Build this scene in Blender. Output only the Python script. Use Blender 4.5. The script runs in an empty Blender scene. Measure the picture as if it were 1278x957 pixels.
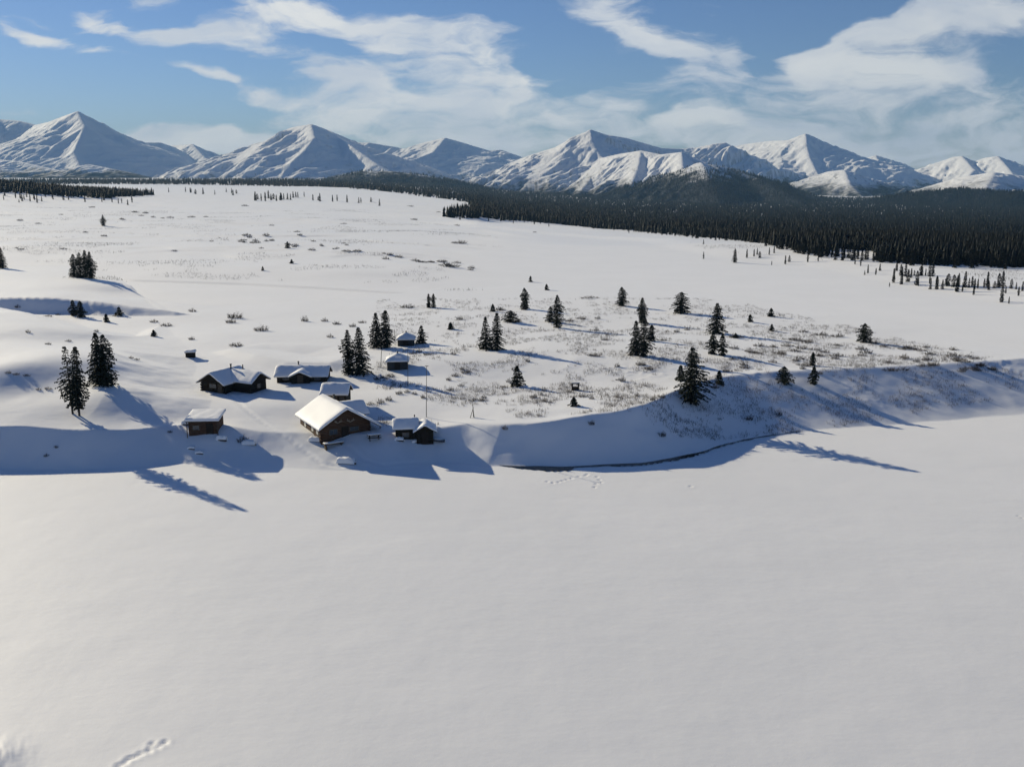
import bpy, math, random
import numpy as np
from mathutils import Vector, Matrix
random.seed(7)
SC = bpy.context.scene
COL = SC.collection

# ------------------------------------------------------------------ camera numbers (photo is 1278 x 957)
CAM_H = 40.0
PITCH = math.radians(12.0)
FPX = 1242.0
CP, SP = math.cos(PITCH), math.sin(PITCH)

def ray(px, py):
    """world direction through a photo pixel, scaled so that dy = 1"""
    a = (px - 639.0) / FPX
    b = (478.5 - py) / FPX
    dx, dy, dz = a, CP + b * SP, -SP + b * CP
    return dx / dy, dz / dy

def W(px, py, z):
    """the spot at height z seen at a photo pixel (used to measure the place)"""
    u, v = ray(px, py)
    t = (z - CAM_H) / v
    return (u * t, t, z)

def WD(px, py, d):
    """the spot at distance d (along Y) seen at a photo pixel"""
    u, v = ray(px, py)
    return (u * d, d, CAM_H + v * d)

SUN_AZ = math.radians(47.8)      # to the left of the view axis
SUN_EL = math.radians(19.5)
SUN_DIR = Vector((-math.sin(SUN_AZ) * math.cos(SUN_EL), math.cos(SUN_AZ) * math.cos(SUN_EL), math.sin(SUN_EL)))

# ------------------------------------------------------------------ noise
_rng = np.random.RandomState(11)
_PERM = _rng.permutation(512)
_PERM = np.concatenate([_PERM, _PERM, _PERM])
_ANG = _rng.rand(512) * 2 * np.pi
_GX, _GY = np.cos(_ANG), np.sin(_ANG)

def perlin(x, y):
    xi = np.floor(x).astype(np.int64); yi = np.floor(y).astype(np.int64)
    xf = x - xi; yf = y - yi
    def g(ix, iy, fx, fy):
        k = _PERM[_PERM[ix % 512] + (iy % 512)] % 512
        return _GX[k] * fx + _GY[k] * fy
    u = xf * xf * xf * (xf * (xf * 6 - 15) + 10); v = yf * yf * yf * (yf * (yf * 6 - 15) + 10)
    a = g(xi, yi, xf, yf); b = g(xi + 1, yi, xf - 1, yf)
    c = g(xi, yi + 1, xf, yf - 1); d = g(xi + 1, yi + 1, xf - 1, yf - 1)
    return (a * (1 - u) + b * u) * (1 - v) + (c * (1 - u) + d * u) * v

def fbm(x, y, oct=4, gain=0.5, lac=2.03):
    s = np.zeros_like(x); amp = 1.0; f = 1.0
    for i in range(oct):
        s += amp * perlin(x * f + 17.3 * i, y * f - 9.1 * i)
        amp *= gain; f *= lac
    return s

def ridged(x, y, oct=4):
    s = np.zeros_like(x); amp = 1.0; f = 1.0
    for i in range(oct):
        s += amp * (1 - 2.2 * np.abs(perlin(x * f + 31.7 * i, y * f + 5.3 * i)))
        amp *= 0.5; f *= 2.1
    return s

# ------------------------------------------------------------------ terrain
def poly_sd(poly, x, y):
    """signed distance, positive inside"""
    P = np.array(poly)[:, :2]
    d2 = np.full(x.shape, 1e18); ins = np.zeros(x.shape, bool)
    n = len(P)
    for i in range(n):
        ax, ay = P[i]; bx, by = P[(i + 1) % n]
        ex, ey = bx - ax, by - ay
        L = ex * ex + ey * ey + 1e-9
        t = np.clip(((x - ax) * ex + (y - ay) * ey) / L, 0, 1)
        dx = x - ax - t * ex; dy = y - ay - t * ey
        d2 = np.minimum(d2, dx * dx + dy * dy)
        c = ((ay > y) != (by > y))
        xi = ax + (y - ay) * ex / (ey if abs(ey) > 1e-9 else 1e-9)
        ins ^= c & (x < xi)
    d = np.sqrt(d2)
    return np.where(ins, d, -d)

def line_d(pts, x, y):
    P = np.array(pts)[:, :2]
    d2 = np.full(x.shape, 1e18)
    for i in range(len(P) - 1):
        ax, ay = P[i]; bx, by = P[i + 1]
        ex, ey = bx - ax, by - ay
        t = np.clip(((x - ax) * ex + (y - ay) * ey) / (ex * ex + ey * ey + 1e-9), 0, 1)
        d2 = np.minimum(d2, (x - ax - t * ex) ** 2 + (y - ay - t * ey) ** 2)
    return np.sqrt(d2)

def ss(t):
    t = np.clip(t, 0, 1)
    return t * t * (3 - 2 * t)

def prof(t):
    t = np.clip(t, 0, 1)
    return 0.72 * t + 0.28 * t * t * (3 - 2 * t)

def wp(l, z=0.0):
    return [W(a, b, z)[:2] for a, b in l]

FRONT = [(-260, 591), (-100, 589), (0, 587), (60, 587.5), (100, 587), (150, 585), (180, 583), (200, 580), (216, 578),
         (232, 578), (255, 580), (295, 583), (340, 583), (400, 587), (450, 588), (500, 585), (545, 578), (575, 577), (610, 581), (650, 583), (700, 583.5), (740, 582.5),
         (800, 579), (830, 574), (870, 567), (900, 558), (925, 551), (960, 545), (1000, 539), (1050, 534), (1100, 530.5),
         (1180, 525), (1278, 516), (1360, 508), (1440, 498), (1470, 485)]
BACK = [(1440, 468), (1360, 462), (1278, 455), (1230, 441), (1200, 432), (1150, 420), (1100, 410), (1050, 402), (1000, 396), (950, 389), (900, 385),
        (850, 380), (800, 376), (700, 371), (620, 372), (560, 376), (500, 380), (440, 386), (380, 391), (330, 394), (270, 396), (215, 388), (165, 366), (130, 352),
        (60, 346), (-150, 340)]
LAND = wp(FRONT) + wp(BACK)
FRONT_W = wp(FRONT)
FARBANK = wp([(-700, 345), (-150, 344), (60, 346), (130, 349), (165, 352), (230, 354), (300, 356.5), (380, 361), (450, 365), (520, 368), (590, 366), (650, 358),
              (690, 345), (715, 330), (735, 316), (755, 303), (765, 294), (740, 285), (690, 279), (560, 275)]) + [(500, 2600), (-3000, 2600), (-3000, 420)]
RIGHTBANK = wp([(1900, 440), (1500, 418), (1390, 402), (1278, 387), (1230, 376), (1180, 366), (1130, 358), (1080, 348), (1030, 337), (980, 330), (940, 325),
                (900, 321), (860, 315), (825, 308), (812, 302), (815, 295), (800, 288), (740, 281), (690, 276), (600, 270)]) + [(-500, 2600), (2500, 2600), (2500, 450)]
GULLY = [(-220, 262), (-180, 258), (-150, 254), (-128, 252), (-108, 249), (-96, 246), (-84, 245.5), (-80, 248)] + \
        [W(a, b, 5.5)[:2] for a, b in [(215, 386), (170, 358), (120, 340), (-240, 334)]]
HILLEDGE = [W(a, b, 4.0)[:2] for a, b in [(196, 412), (210, 428), (226, 445), (248, 452), (236, 462), (221, 474), (228, 487), (246, 497),
                                         (238, 512), (226, 522), (229, 535), (236, 548), (232, 566)]]
HILL = HILLEDGE + [W(a, b, 0)[:2] for a, b in [(226, 590), (212, 610), (180, 622), (0, 632), (-260, 636)]] + \
       [W(a, b, 8)[:2] for a, b in [(-500, 400), (0, 374), (60, 380), (110, 394), (170, 403)]]
CTRL = [  # (px, py, z): measured heights of the snow surface
    (600, 530, 4.1), (570, 552, 2.3), (630, 520, 4.9), (600, 512, 4.7), (572, 532, 3.3), (650, 518, 5.0), (720, 514, 5.1), (800, 512, 5.2), (862, 500, 5.3), (930, 487, 5.5), (1000, 476, 5.5), (1080, 468, 5.4),
    (1150, 462, 5.3), (1220, 458, 5.1), (1278, 456, 4.9), (1400, 460, 3.5), (700, 430, 6.4), (800, 440, 6.4), (900, 440, 6.0), (1000, 430, 5.5),
    (1100, 440, 5.2), (600, 400, 5.8), (700, 395, 5.4), (800, 395, 5.2), (900, 405, 5.2), (1000, 410, 4.8), (1150, 430, 4.6),
    (500, 410, 5.2), (560, 440, 6.0), (480, 440, 5.0), (520, 480, 4.9), (560, 500, 4.4), (540, 540, 3.0), (440, 450, 5.0), (400, 430, 5.0),
    (340, 440, 5.2), (300, 420, 5.2), (260, 410, 4.6), (360, 400, 4.4), (440, 400, 4.6),
    (380, 475, 4.6), (430, 490, 3.9), (330, 500, 3.8), (290, 495, 3.7), (250, 495, 3.9), (245, 450, 4.9), (225, 470, 4.6),
    (430, 545, 2.9), (390, 545, 3.0), (470, 540, 2.8), (500, 550, 3.0), (530, 555, 2.8), (350, 545, 2.6), (300, 545, 2.6), (255, 543, 3.4), (240, 541, 3.4), (275, 546, 3.0),
    (280, 565, 1.3), (350, 568, 1.1), (420, 572, 0.9), (490, 574, 1.2), (320, 572, 0.8), (385, 570, 0.9), (556, 566, 1.6),
    (215, 545, 2.6)]
HILLC = [(97, 519, 5.4), (130, 480, 7.8), (60, 500, 6.3), (0, 505, 6.1), (-100, 500, 6.6), (-200, 500, 8), (0, 450, 9.8), (60, 440, 9.9), (120, 440, 9.2), (170, 470, 7.4), (200, 440, 6.6),
         (190, 500, 5.6), (180, 540, 3.5), (140, 545, 3.6), (100, 544, 4.1), (40, 548, 3.5), (0, 548, 4.0), (-60, 549, 3.6), (-120, 550, 4.0), (100, 560, 3.2), (0, 562, 3.2), (0, 400, 10.4), (60, 394, 9.6), (110, 402, 8.6), (160, 410, 7.4), (195, 420, 6.0),
         (-100, 400, 11.5), (-150, 450, 11), (-300, 450, 12), (220, 490, 4.6)]
_C = np.array([W(*c) for c in CTRL])
_HC = np.array([W(*c) for c in HILLC])
_BR = np.array([W(a, b, z) for a, b, z in [(0, 360, 8), (60, 352, 8.5), (100, 347, 9), (140, 352, 7.5), (175, 372, 6), (-100, 352, 8), (200, 385, 5.2), (60, 368, 8.5), (120, 374, 8), (160, 378, 7)]])

def shep(C, x, y, s):
    num = np.zeros_like(x); den = np.zeros_like(x)
    for cx, cy, cz in C:
        w = 1.0 / ((x - cx) ** 2 + (y - cy) ** 2 + s * s) ** 2
        num += w * cz; den += w
    return num / den

PRINTS = [(683, 601), (690, 602.5), (697, 601.5), (702, 600), (707, 598.5), (713, 597), (722, 595), (731, 593.5), (733, 592), (745, 595), (748, 599), (750, 602), (744, 604),
          (742, 608), (862, 607), (156, 951), (161, 946), (168, 944), (176, 940), (186, 936), (190, 928), (197, 931), (206, 926), (148, 955), (1271, 644), (1275, 646)]
_PR = [W(a, b, 0)[:2] for a, b in PRINTS]

PATH1 = [W(a, b, 2.6)[:2] for a, b in [(436, 549), (455, 557), (480, 560), (505, 558), (528, 556)]]
PATH2 = [W(a, b, 3.2)[:2] for a, b in [(282, 494), (305, 512), (335, 528), (372, 541), (400, 553), (425, 556)]]

def H(x, y, fine=True):
    x = np.asarray(x, float); y = np.asarray(y, float)
    r = np.hypot(x, y)
    z = np.zeros_like(x)
    near = (y > 80) & (y < 520) & (np.abs(x) < 330)
    if near.any():
        xn, yn = x[near], y[near]
        jx = 1.1 * fbm(xn / 9, yn / 9, 3) + 1.2 * perlin(xn / 23, yn / 23); jy = 1.1 * fbm(xn / 9 + 50, yn / 9, 3) + 1.2 * perlin(xn / 23 + 40, yn / 23) * ss((-xn - 34) / 25)
        dA = poly_sd(LAND, xn + jx * 0.6, yn + jy * 0.6)
        m = dA > 0
        dF = line_d(FRONT_W, xn, yn)
        cove = np.exp(-(np.abs((xn + 35) / 20) ** 4) - ((yn - 128) / 22) ** 2)
        wfront = 6.4 + 5.0 * cove + 2.6 * ss((xn - 2) / 12) + 9.2 * ss((xn - 14) / 26) + 0.4 * ss((-xn - 46) / 10)
        isback = ss((dF - dA - 0.5) / 14.0)
        w = wfront + (9.0 - wfront) * isback
        base = shep(_C, xn, yn, 8.0)
        # left hill with its own edge
        dH = poly_sd(HILL, xn + jx, yn + jy)
        hb = shep(_HC, xn, yn, 9.0) + 0.7 * perlin(xn / 15 + 3, yn / 19)
        base = base + (hb - base) * prof((dH + 2.0) / 15.0)
        gb = shep(_BR, xn, yn, 10.0)
        dG = poly_sd(GULLY, xn + 0.5 * jx, yn + 0.5 * jy)
        floor = np.exp(-np.maximum(-dG, 0) / 30.0)
        lowered = base + (4.8 - base) * np.where(dG < 0, np.exp(-(np.minimum(dG, 0) / 13.0) ** 2), 1.0) * 0.85
        base = np.where(yn > 205, lowered, base)
        base = base + (np.maximum(gb, base) - base) * prof(dG / 4.2) 
        # little scarps on the bench
        d1 = poly_sd([W(a, b, 5)[:2] for a, b in [(262, 440), (300, 451), (345, 459), (420, 462), (470, 446), (440, 432), (330, 428)]], xn, yn)
        base = base + 0.7 * prof(d1 / 3.5) * (1 - ss((d1 - 3) / 11))
        d2 = poly_sd([W(a, b, 6.2)[:2] for a, b in [(690, 457), (725, 455.5), (727, 452), (760, 455), (752, 440), (700, 440)]], xn, yn)
        base = base + 0.25 * ss(d2 / 5.0) * (1 - ss((d2 - 2) / 8))
        lip = 0.3 * np.exp(-((dF - w * 1.02) / 2.2) ** 2) * (1 - cove) * (1 - isback) * ss((xn + 40) / 12)
        und = 0.32 * fbm(xn / 27, yn / 27, 2) + 0.05 * fbm(xn / 6, yn / 6, 2)
        lump = 0.20 * np.maximum(0, fbm(xn / 1.6, yn / 1.6, 2)) * ss((fbm(xn / 14 + 9, yn / 14, 2) + 0.1) * 2) * ss((xn - 5) / 20)
        hA = (base + und + lip + lump) * prof(dA / w)
        hA = hA + 1.0 * np.exp(-((xn + 44.5) / 5.0) ** 2 - ((yn - 140.2) / 3.6) ** 2)
        z[near] += np.where(m, hA, 0)
    dp = np.minimum(line_d(PATH1, x, y), line_d(PATH2, x, y)) if near.any() else np.full(x.shape, 99.)
    z -= 0.09 * np.exp(-(dp / 0.42) ** 2) * (0.7 + 0.5 * perlin(x / 0.8, y / 0.8)) - 0.02 * np.exp(-((dp - 0.7) / 0.3) ** 2)
    dB = poly_sd(FARBANK, x, y)
    zB = np.where(dB > 0, 0.5 * prof(dB / 1.6) * (1 - ss((x + 60) / 60)) + (2.3 + 1.0 * fbm(x / 70, y / 70, 3)) * ss((dB + 1) / (42 + 60 * ss((x + 60) / 60))) + 1.6 * ss((dB - 40) / 60), 0)
    t2 = poly_sd([W(a, b, 4)[:2] for a, b in [(-200, 343), (60, 338), (150, 341), (260, 346), (420, 357), (505, 362), (560, 355), (420, 340), (250, 330), (0, 325)]], x, y)
    z += np.where(t2 > 0, 0.5 * prof(t2 / 30), 0)
    dC = poly_sd(RIGHTBANK, x, y)
    zC = np.where(dC > 0, (2.0 + 0.5 * fbm(x / 60, y / 60 + 3, 2)) * prof(dC / 22.0), 0)
    z += np.maximum(zB, zC)
    far = ss((r - 330) / 400)
    z += far * (1.3 * fbm(x / 140, y / 140, 3) * ss((np.maximum(dB, dC)) / 60))
    n1 = fbm(x / 190 + 3, y / 85, 3); n2 = fbm(x / 120 - 8, y / 60 + 5, 3)
    land = ss(np.maximum(dB - 30, dC - 60) / 60) * ss((r - 340) / 60)
    z += land * (0.5 * ss((n1 - 0.04) / 0.04) + 0.35 * ss((n2 + 0.08) / 0.045))
    # wooded rise at the far left, valley falling away towards the right
    z += 26 * np.exp(-(((x + 760) / 210) ** 2) - ((y - 1180) / 260) ** 2)
    az = x / np.maximum(y, 1)
    fall = ss((az + 0.22) / 0.35) * (y > 0)
    z -= fall * 72 * (1 - np.exp(-np.maximum(r - 560, 0) / 1300)) 
    z += 0.03 * fbm(x / 12, y / 12, 2) * ss(r / 40)
    # wind crust, very shallow, on the lake
    z += 0.012 * fbm(x / 3.5 + 4, y / 7, 3) * (r < 300)
    if fine:
        for i, (ax, ay) in enumerate(_PR):
            q = np.hypot((x - ax), (y - ay))
            R = 0.5 if i < 24 else 0.4
            z += -0.12 * np.exp(-(q / (0.5 * R)) ** 2) + 0.02 * np.exp(-((q - 0.9 * R) / (0.35 * R)) ** 2)
        # trodden, drifted edge by the bottom left corner
        bx, by, _ = W(-25, 950, 0)
        q = np.hypot(x - bx, y - by)
        z += 0.5 * np.exp(-(q / 2.2) ** 2) + 0.25 * fbm(x / 0.8, y / 0.8, 3) * np.exp(-(q / 2.2) ** 2)
    return z

def hz(x, y):
    return float(H(np.array([x]), np.array([y]), False)[0])

_TS = np.concatenate([np.arange(45, 330, 0.25), np.geomspace(330, 6000, 1800)])
def at(px, py):
    """where the sight line through a photo pixel meets the snow"""
    u, v = ray(px, py)
    zz = CAM_H + v * _TS
    hh = H(u * _TS, _TS, False)
    k = np.nonzero(zz <= hh)[0]
    i = k[0] if len(k) else len(_TS) - 1
    t = _TS[i]
    return (u * t, t, float(hh[i]))

# ------------------------------------------------------------------ helpers
def tag(o, label=None, cat=None, group=None, kind=None):
    if label: o['label'] = label
    if cat: o['category'] = cat
    if group: o['group'] = group
    if kind: o['kind'] = kind
    return o

def empty(name, loc, rz=0.0):
    o = bpy.data.objects.new(name, None); COL.objects.link(o)
    o.empty_display_size = 0.3
    o.location = loc; o.rotation_euler = (0, 0, rz)
    return o

def copy_tree(o, parent=None):
    c = o.copy(); COL.objects.link(c)
    if parent is not None: c.parent = parent
    for ch in list(o.children): copy_tree(ch, c)
    return c

def grid_mesh(name, X, Y, Z, mat, wrap=False):
    R, Cn = X.shape
    v = np.stack([X, Y, Z], -1).reshape(-1, 3).astype(np.float32)
    i = np.arange(R - 1)[:, None] * Cn + np.arange(Cn - 1)[None, :]
    q = np.stack([i, i + 1, i + 1 + Cn, i + Cn], -1).reshape(-1, 4)
    return raw_mesh(name, v, q, mat, True)

def raw_mesh(name, v, q, mat, smooth=False):
    v = np.asarray(v, np.float32); q = np.asarray(q, np.int32)
    k = q.shape[1]
    me = bpy.data.meshes.new(name)
    me.vertices.add(len(v)); me.vertices.foreach_set('co', v.ravel())
    me.loops.add(q.size); me.loops.foreach_set('vertex_index', q.ravel())
    me.polygons.add(len(q))
    me.polygons.foreach_set('loop_start', np.arange(0, q.size, k, dtype=np.int32))
    if smooth: me.polygons.foreach_set('use_smooth', np.ones(len(q), bool))
    me.materials.append(mat)
    me.update(calc_edges=True)
    o = bpy.data.objects.new(name, me); COL.objects.link(o)
    return o

class MB:
    """collects simple solids and links them as ONE mesh object"""
    def __init__(s): s.v = []; s.f = []
    def add(s, v, f):
        n = len(s.v); s.v += [tuple(p) for p in v]; s.f += [tuple(i + n for i in q) for q in f]
        return s
    def box(s, x0, x1, y0, y1, z0, z1):
        return s.add([(x0, y0, z0), (x1, y0, z0), (x1, y1, z0), (x0, y1, z0), (x0, y0, z1), (x1, y0, z1), (x1, y1, z1), (x0, y1, z1)],
                     [(0, 3, 2, 1), (4, 5, 6, 7), (0, 1, 5, 4), (1, 2, 6, 5), (2, 3, 7, 6), (3, 0, 4, 7)])
    def prism(s, prof_xz, y0, y1):
        n = len(prof_xz)
        v = [(x, y0, z) for x, z in prof_xz] + [(x, y1, z) for x, z in prof_xz]
        f = [tuple(range(n)), tuple(range(2 * n - 1, n - 1, -1))] + [(i, i + n, (i + 1) % n + n, (i + 1) % n) for i in range(n)]
        return s.add(v, f)
    def bar(s, a, b, r0, r1=None, n=6):
        r1 = r0 if r1 is None else r1
        a = Vector(a); b = Vector(b); d = (b - a).normalized()
        u = d.orthogonal().normalized(); w = d.cross(u)
        v = []
        for c, r in ((a, r0), (b, r1)):
            for i in range(n):
                t = 2 * math.pi * i / n
                v.append(c + (u * math.cos(t) + w * math.sin(t)) * r)
        f = [(i, (i + 1) % n, (i + 1) % n + n, i + n) for i in range(n)] + [tuple(range(n - 1, -1, -1)), tuple(range(n, 2 * n))]
        return s.add(v, f)
    def build(s, name, mat, parent=None, smooth=False):
        me = bpy.data.meshes.new(name); me.from_pydata(s.v, [], s.f); me.materials.append(mat)
        if smooth: me.polygons.foreach_set('use_smooth', np.ones(len(me.polygons), bool))
        me.update()
        o = bpy.data.objects.new(name, me); COL.objects.link(o)
        if parent is not None: o.parent = parent
        return o

# ------------------------------------------------------------------ materials
def mat(name, rgb, rough=0.8, spec=0.3):
    m = bpy.data.materials.new(name); m.use_nodes = True
    b = m.node_tree.nodes['Principled BSDF']
    b.inputs['Base Color'].default_value = (*rgb, 1); b.inputs['Roughness'].default_value = rough
    b.inputs['Specular IOR Level'].default_value = spec
    return m

class NT:
    def __init__(s, nt): s.nt = nt
    def n(s, t, **kw):
        o = s.nt.nodes.new(t)
        for k, v in kw.items(): setattr(o, k, v)
        return o
    def l(s, a, b): s.nt.links.new(a, b)
    def math(s, op, a, b=None, c=None, clamp=False):
        o = s.n('ShaderNodeMath', operation=op, use_clamp=clamp)
        for i, x in enumerate((a, b, c)):
            if x is None: continue
            if hasattr(x, 'links'): s.l(x, o.inputs[i])
            else: o.inputs[i].default_value = x
        return o.outputs[0]
    def noise(s, vec, scale, detail=4, rough=0.55, dist=0.0):
        o = s.n('ShaderNodeTexNoise'); o.inputs['Scale'].default_value = scale; o.inputs['Detail'].default_value = detail
        o.inputs['Roughness'].default_value = rough; o.inputs['Distortion'].default_value = dist
        if vec is not None: s.l(vec, o.inputs['Vector'])
        return o.outputs['Fac']
    def ramp(s, x, a, b, lo=0.0, hi=1.0, smooth=True):
        o = s.n('ShaderNodeMapRange'); o.interpolation_type = 'SMOOTHSTEP' if smooth else 'LINEAR'
        o.inputs['From Min'].default_value = a; o.inputs['From Max'].default_value = b
        o.inputs['To Min'].default_value = lo; o.inputs['To Max'].default_value = hi
        s.l(x, o.inputs['Value']); return o.outputs['Result']
    def mix(s, f, a, b):
        o = s.n('ShaderNodeMix', data_type='RGBA')
        if hasattr(f, 'links'): s.l(f, o.inputs[0])
        else: o.inputs[0].default_value = f
        for x, i in ((a, 6), (b, 7)):
            if hasattr(x, 'links'): s.l(x, o.inputs[i])
            else: o.inputs[i].default_value = (*x, 1)
        return o.outputs[2]
    def pos(s): return s.n('ShaderNodeNewGeometry').outputs['Position']
    def map(s, vec, scale=(1, 1, 1), rot=(0, 0, 0), loc=(0, 0, 0), typ='POINT'):
        o = s.n('ShaderNodeMapping', vector_type=typ); s.l(vec, o.inputs[0])
        o.inputs['Scale'].default_value = scale; o.inputs['Rotation'].default_value = rot; o.inputs['Location'].default_value = loc
        return o.outputs[0]

SNOW = (0.86, 0.865, 0.87)
SNOW_R, SNOW_SP = 0.66, 1.0
def snow_material(name, b1=0.042, b2=0.006):
    m = mat(name, SNOW, SNOW_R, SNOW_SP); t = NT(m.node_tree); b = m.node_tree.nodes['Principled BSDF']
    b.inputs['Sheen Weight'].default_value = 0.36; b.inputs['Sheen Roughness'].default_value = 0.35; b.inputs['Sheen Tint'].default_value = (1, 1, 1, 1)
    p = t.pos()
    n1 = t.noise(t.map(p, (1, 1.5, 1)), 0.13, 6, 0.6)
    n2 = t.noise(p, 2.6, 3, 0.6)
    h = t.math('ADD', t.math('MULTIPLY', n1, b1 * 4), t.math('MULTIPLY', n2, b2))
    bp = t.n('ShaderNodeBump'); bp.inputs['Strength'].default_value = 0.5; bp.inputs['Distance'].default_value = 1.0
    t.l(h, bp.inputs['Height']); t.l(bp.outputs[0], b.inputs['Normal'])
    c = t.mix(t.ramp(t.noise(p, 0.05, 4), 0.35, 0.65), (0.84, 0.845, 0.85), (0.87, 0.872, 0.875))
    t.l(c, b.inputs['Base Color'])
    return m
M_SNOW = snow_material('snow')
M_ROOFSNOW = snow_material('roof_snow', 0.02, 0.02)

# ------------------------------------------------------------------ ground sheet
def build_ground():
    fine = np.arange(-35.5, 35.51, 0.075)
    side = np.concatenate([np.arange(-180, -60, 8), np.arange(-60, -35.6, 1.2)])
    az = np.radians(np.concatenate([side, fine, -side[::-1]]))
    r = np.concatenate([[0.5, 8, 20, 30], np.arange(38, 70, 0.3), np.arange(70, 118, 0.5), np.arange(118, 178, 0.3), np.arange(178, 265, 0.6), np.arange(265, 420, 1.4),
                        np.geomspace(422, 3000, 420), np.geomspace(3040, 15000, 90)])
    R, A = np.meshgrid(r, az, indexing='ij')
    X = R * np.sin(A); Y = R * np.cos(A)
    Z = np.zeros_like(X)
    for i in range(0, len(r), 60): Z[i:i + 60] = H(X[i:i + 60], Y[i:i + 60])
    o = grid_mesh('snowy_ground', X, Y, Z, M_SNOW)
    tag(o, kind='structure')
build_ground()
# ------------------------------------------------------------------ mountains
SUN_S, SUN_C, SKY_S, CLOUD_S, EXPO, HAZE_D = 5.0, (1.0, 0.89, 0.655), 0.062, 0.98, 0.05, 4.4e-5

def mountain_material(name, forest_top, forest_soft, patch, rock_at=1.5, rock=0.35):
    m = mat(name, SNOW, 0.7, 0.15); t = NT(m.node_tree); b = m.node_tree.nodes['Principled BSDF']
    b.inputs['Sheen Weight'].default_value = 0.3; b.inputs['Sheen Roughness'].default_value = 0.4
    p = t.pos(); s = t.n('ShaderNodeSeparateXYZ'); t.l(p, s.inputs[0])
    g = t.n('ShaderNodeNewGeometry'); ns = t.n('ShaderNodeSeparateXYZ'); t.l(g.outputs['Normal'], ns.inputs[0])
    big = t.noise(p, 0.006, 5, 0.6); fine = t.noise(p, 0.035, 5, 0.62)
    strk = t.noise(t.map(p, (0.045, 0.010, 0.008), (0, 0, 0.7)), 1.0, 6, 0.62)
    # woods climb the lower slopes and thin out upwards
    zz = t.math('ADD', s.outputs[2], t.math('MULTIPLY_ADD', big, 170, -85))
    zz = t.math('ADD', zz, t.math('MULTIPLY_ADD', fine, 120, -60))
    f = t.ramp(zz, forest_top - forest_soft, forest_top + forest_soft, 1, 0)
    # scattered brush and bare rock
    pt = t.math('ADD', t.math('MULTIPLY', strk, 0.6), t.math('MULTIPLY', fine, 0.5))
    zfade = t.ramp(s.outputs[2], forest_top - 20, forest_top + 150, 1, 0.12)
    pm = t.math('MULTIPLY', t.ramp(pt, 0.60, 0.66), t.math('MULTIPLY', zfade, 0.7 * patch), clamp=True)
    steep = t.math('MULTIPLY', t.ramp(ns.outputs[2], 0.80, 0.62), t.ramp(strk, 0.42, 0.6))
    pm = t.math('MAXIMUM', pm, t.math('MULTIPLY', steep, rock))
    c = t.mix(pm, SNOW, (0.075, 0.07, 0.068))
    wood = t.mix(t.ramp(t.noise(p, 0.09, 4, 0.7), 0.48, 0.72), (0.006, 0.009, 0.012), (0.10, 0.11, 0.12))
    c = t.mix(f, c, wood)
    t.l(c, b.inputs['Base Color']); t.l(t.math('MULTIPLY', t.math('SUBTRACT', 1.0, t.math('MAXIMUM', f, pm)), 0.35), b.inputs['Sheen Weight'])
    bp = t.n('ShaderNodeBump'); bp.inputs['Strength'].default_value = 0.7; bp.inputs['Distance'].default_value = 7
    t.l(strk, bp.inputs['Height']); t.l(bp.outputs[0], b.inputs['Normal'])
    return m

def mountain(ridges, slope, zb, seed, material, amp=22, gully=26, nx=420, ny=260, gdir=-0.6, fine=6):
    """height field built from crest and spur lines; ridges = lists of (photo px, photo py, distance)"""
    R = [[WD(*p) for p in r] for r in ridges]
    P = np.array([p for r in R for p in r])
    pad = (P[:, 2].max() - zb) / slope * 1.05 + 60
    x0, x1 = P[:, 0].min() - pad * 0.9, P[:, 0].max() + pad * 0.9
    y0, y1 = P[:, 1].min() - pad, P[:, 1].max() + pad * 0.6
    X, Y = np.meshgrid(np.linspace(x0, x1, nx), np.linspace(y0, y1, ny))
    wob = 40 * fbm(X / 330 + seed, Y / 330, 3); wob2 = 40 * fbm(X / 330 - seed, Y / 330 + 70, 3)
    Z = np.full(X.shape, -1e9); D = np.full(X.shape, 1e9)
    for r in R:
        for a, b in zip(r[:-1], r[1:]):
            ex, ey = b[0] - a[0], b[1] - a[1]; L2 = ex * ex + ey * ey + 1e-6
            def dist(xx, yy):
                t = np.clip(((xx - a[0]) * ex + (yy - a[1]) * ey) / L2, 0, 1)
                return t, np.hypot(xx - a[0] - t * ex, yy - a[1] - t * ey)
            t, d = dist(X, Y)
            k = ss(d / 160)
            t, d2 = dist(X + wob * k, Y + wob2 * k)
            z = a[2] + t * (b[2] - a[2])
            dd = d2
            Zs = z - slope * (np.sqrt(dd * dd + 9 * 9) - 9) * (1 - 0.28 * ss(dd / 700))
            hk = 14.0
            mx = np.maximum(Z, Zs)
            Z = np.where(np.abs(Z - Zs) < 60, mx + hk * np.log(np.exp((Z - mx) / hk) + np.exp((Zs - mx) / hk)) - 0, mx) if False else mx
            D = np.minimum(D, d)
    k = ss(D / 190)
    c, s = math.cos(gdir), math.sin(gdir)
    U = (X * c + Y * s); V = (-X * s + Y * c)
    Z += k * (gully * (ridged(U / 170 + seed, V / 420, 3) - 0.9) + amp * fbm(X / 210 + seed, Y / 210, 4)) + ss(D / 90) * fine * (ridged(U / 62 + seed * 2, V / 330, 2) - 0.8) + ss(D / 30) * 4 * fbm(X / 40, Y / 40 + seed, 3)
    Z = np.maximum(Z, zb - 60)
    o = grid_mesh('mountain', X, Y, Z, material)
    tag(o, kind='structure')
    return X, Y, Z

M_FAR = mountain_material('mountain_far', -10, 45, 0.25, rock=0.25)
M_MID = mountain_material('mountain_mid', -18, 42, 1.0, rock=0.5)
M_WHITE = mountain_material('mountain_white', -40, 40, 0.12, rock=0.35)
M_BRUSH = mountain_material('mountain_brush', -30, 45, 1.0, rock=0.3)
M_WOOD = mountain_material('mountain_wood', 40, 30, 1.0, rock=0.2)

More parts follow.
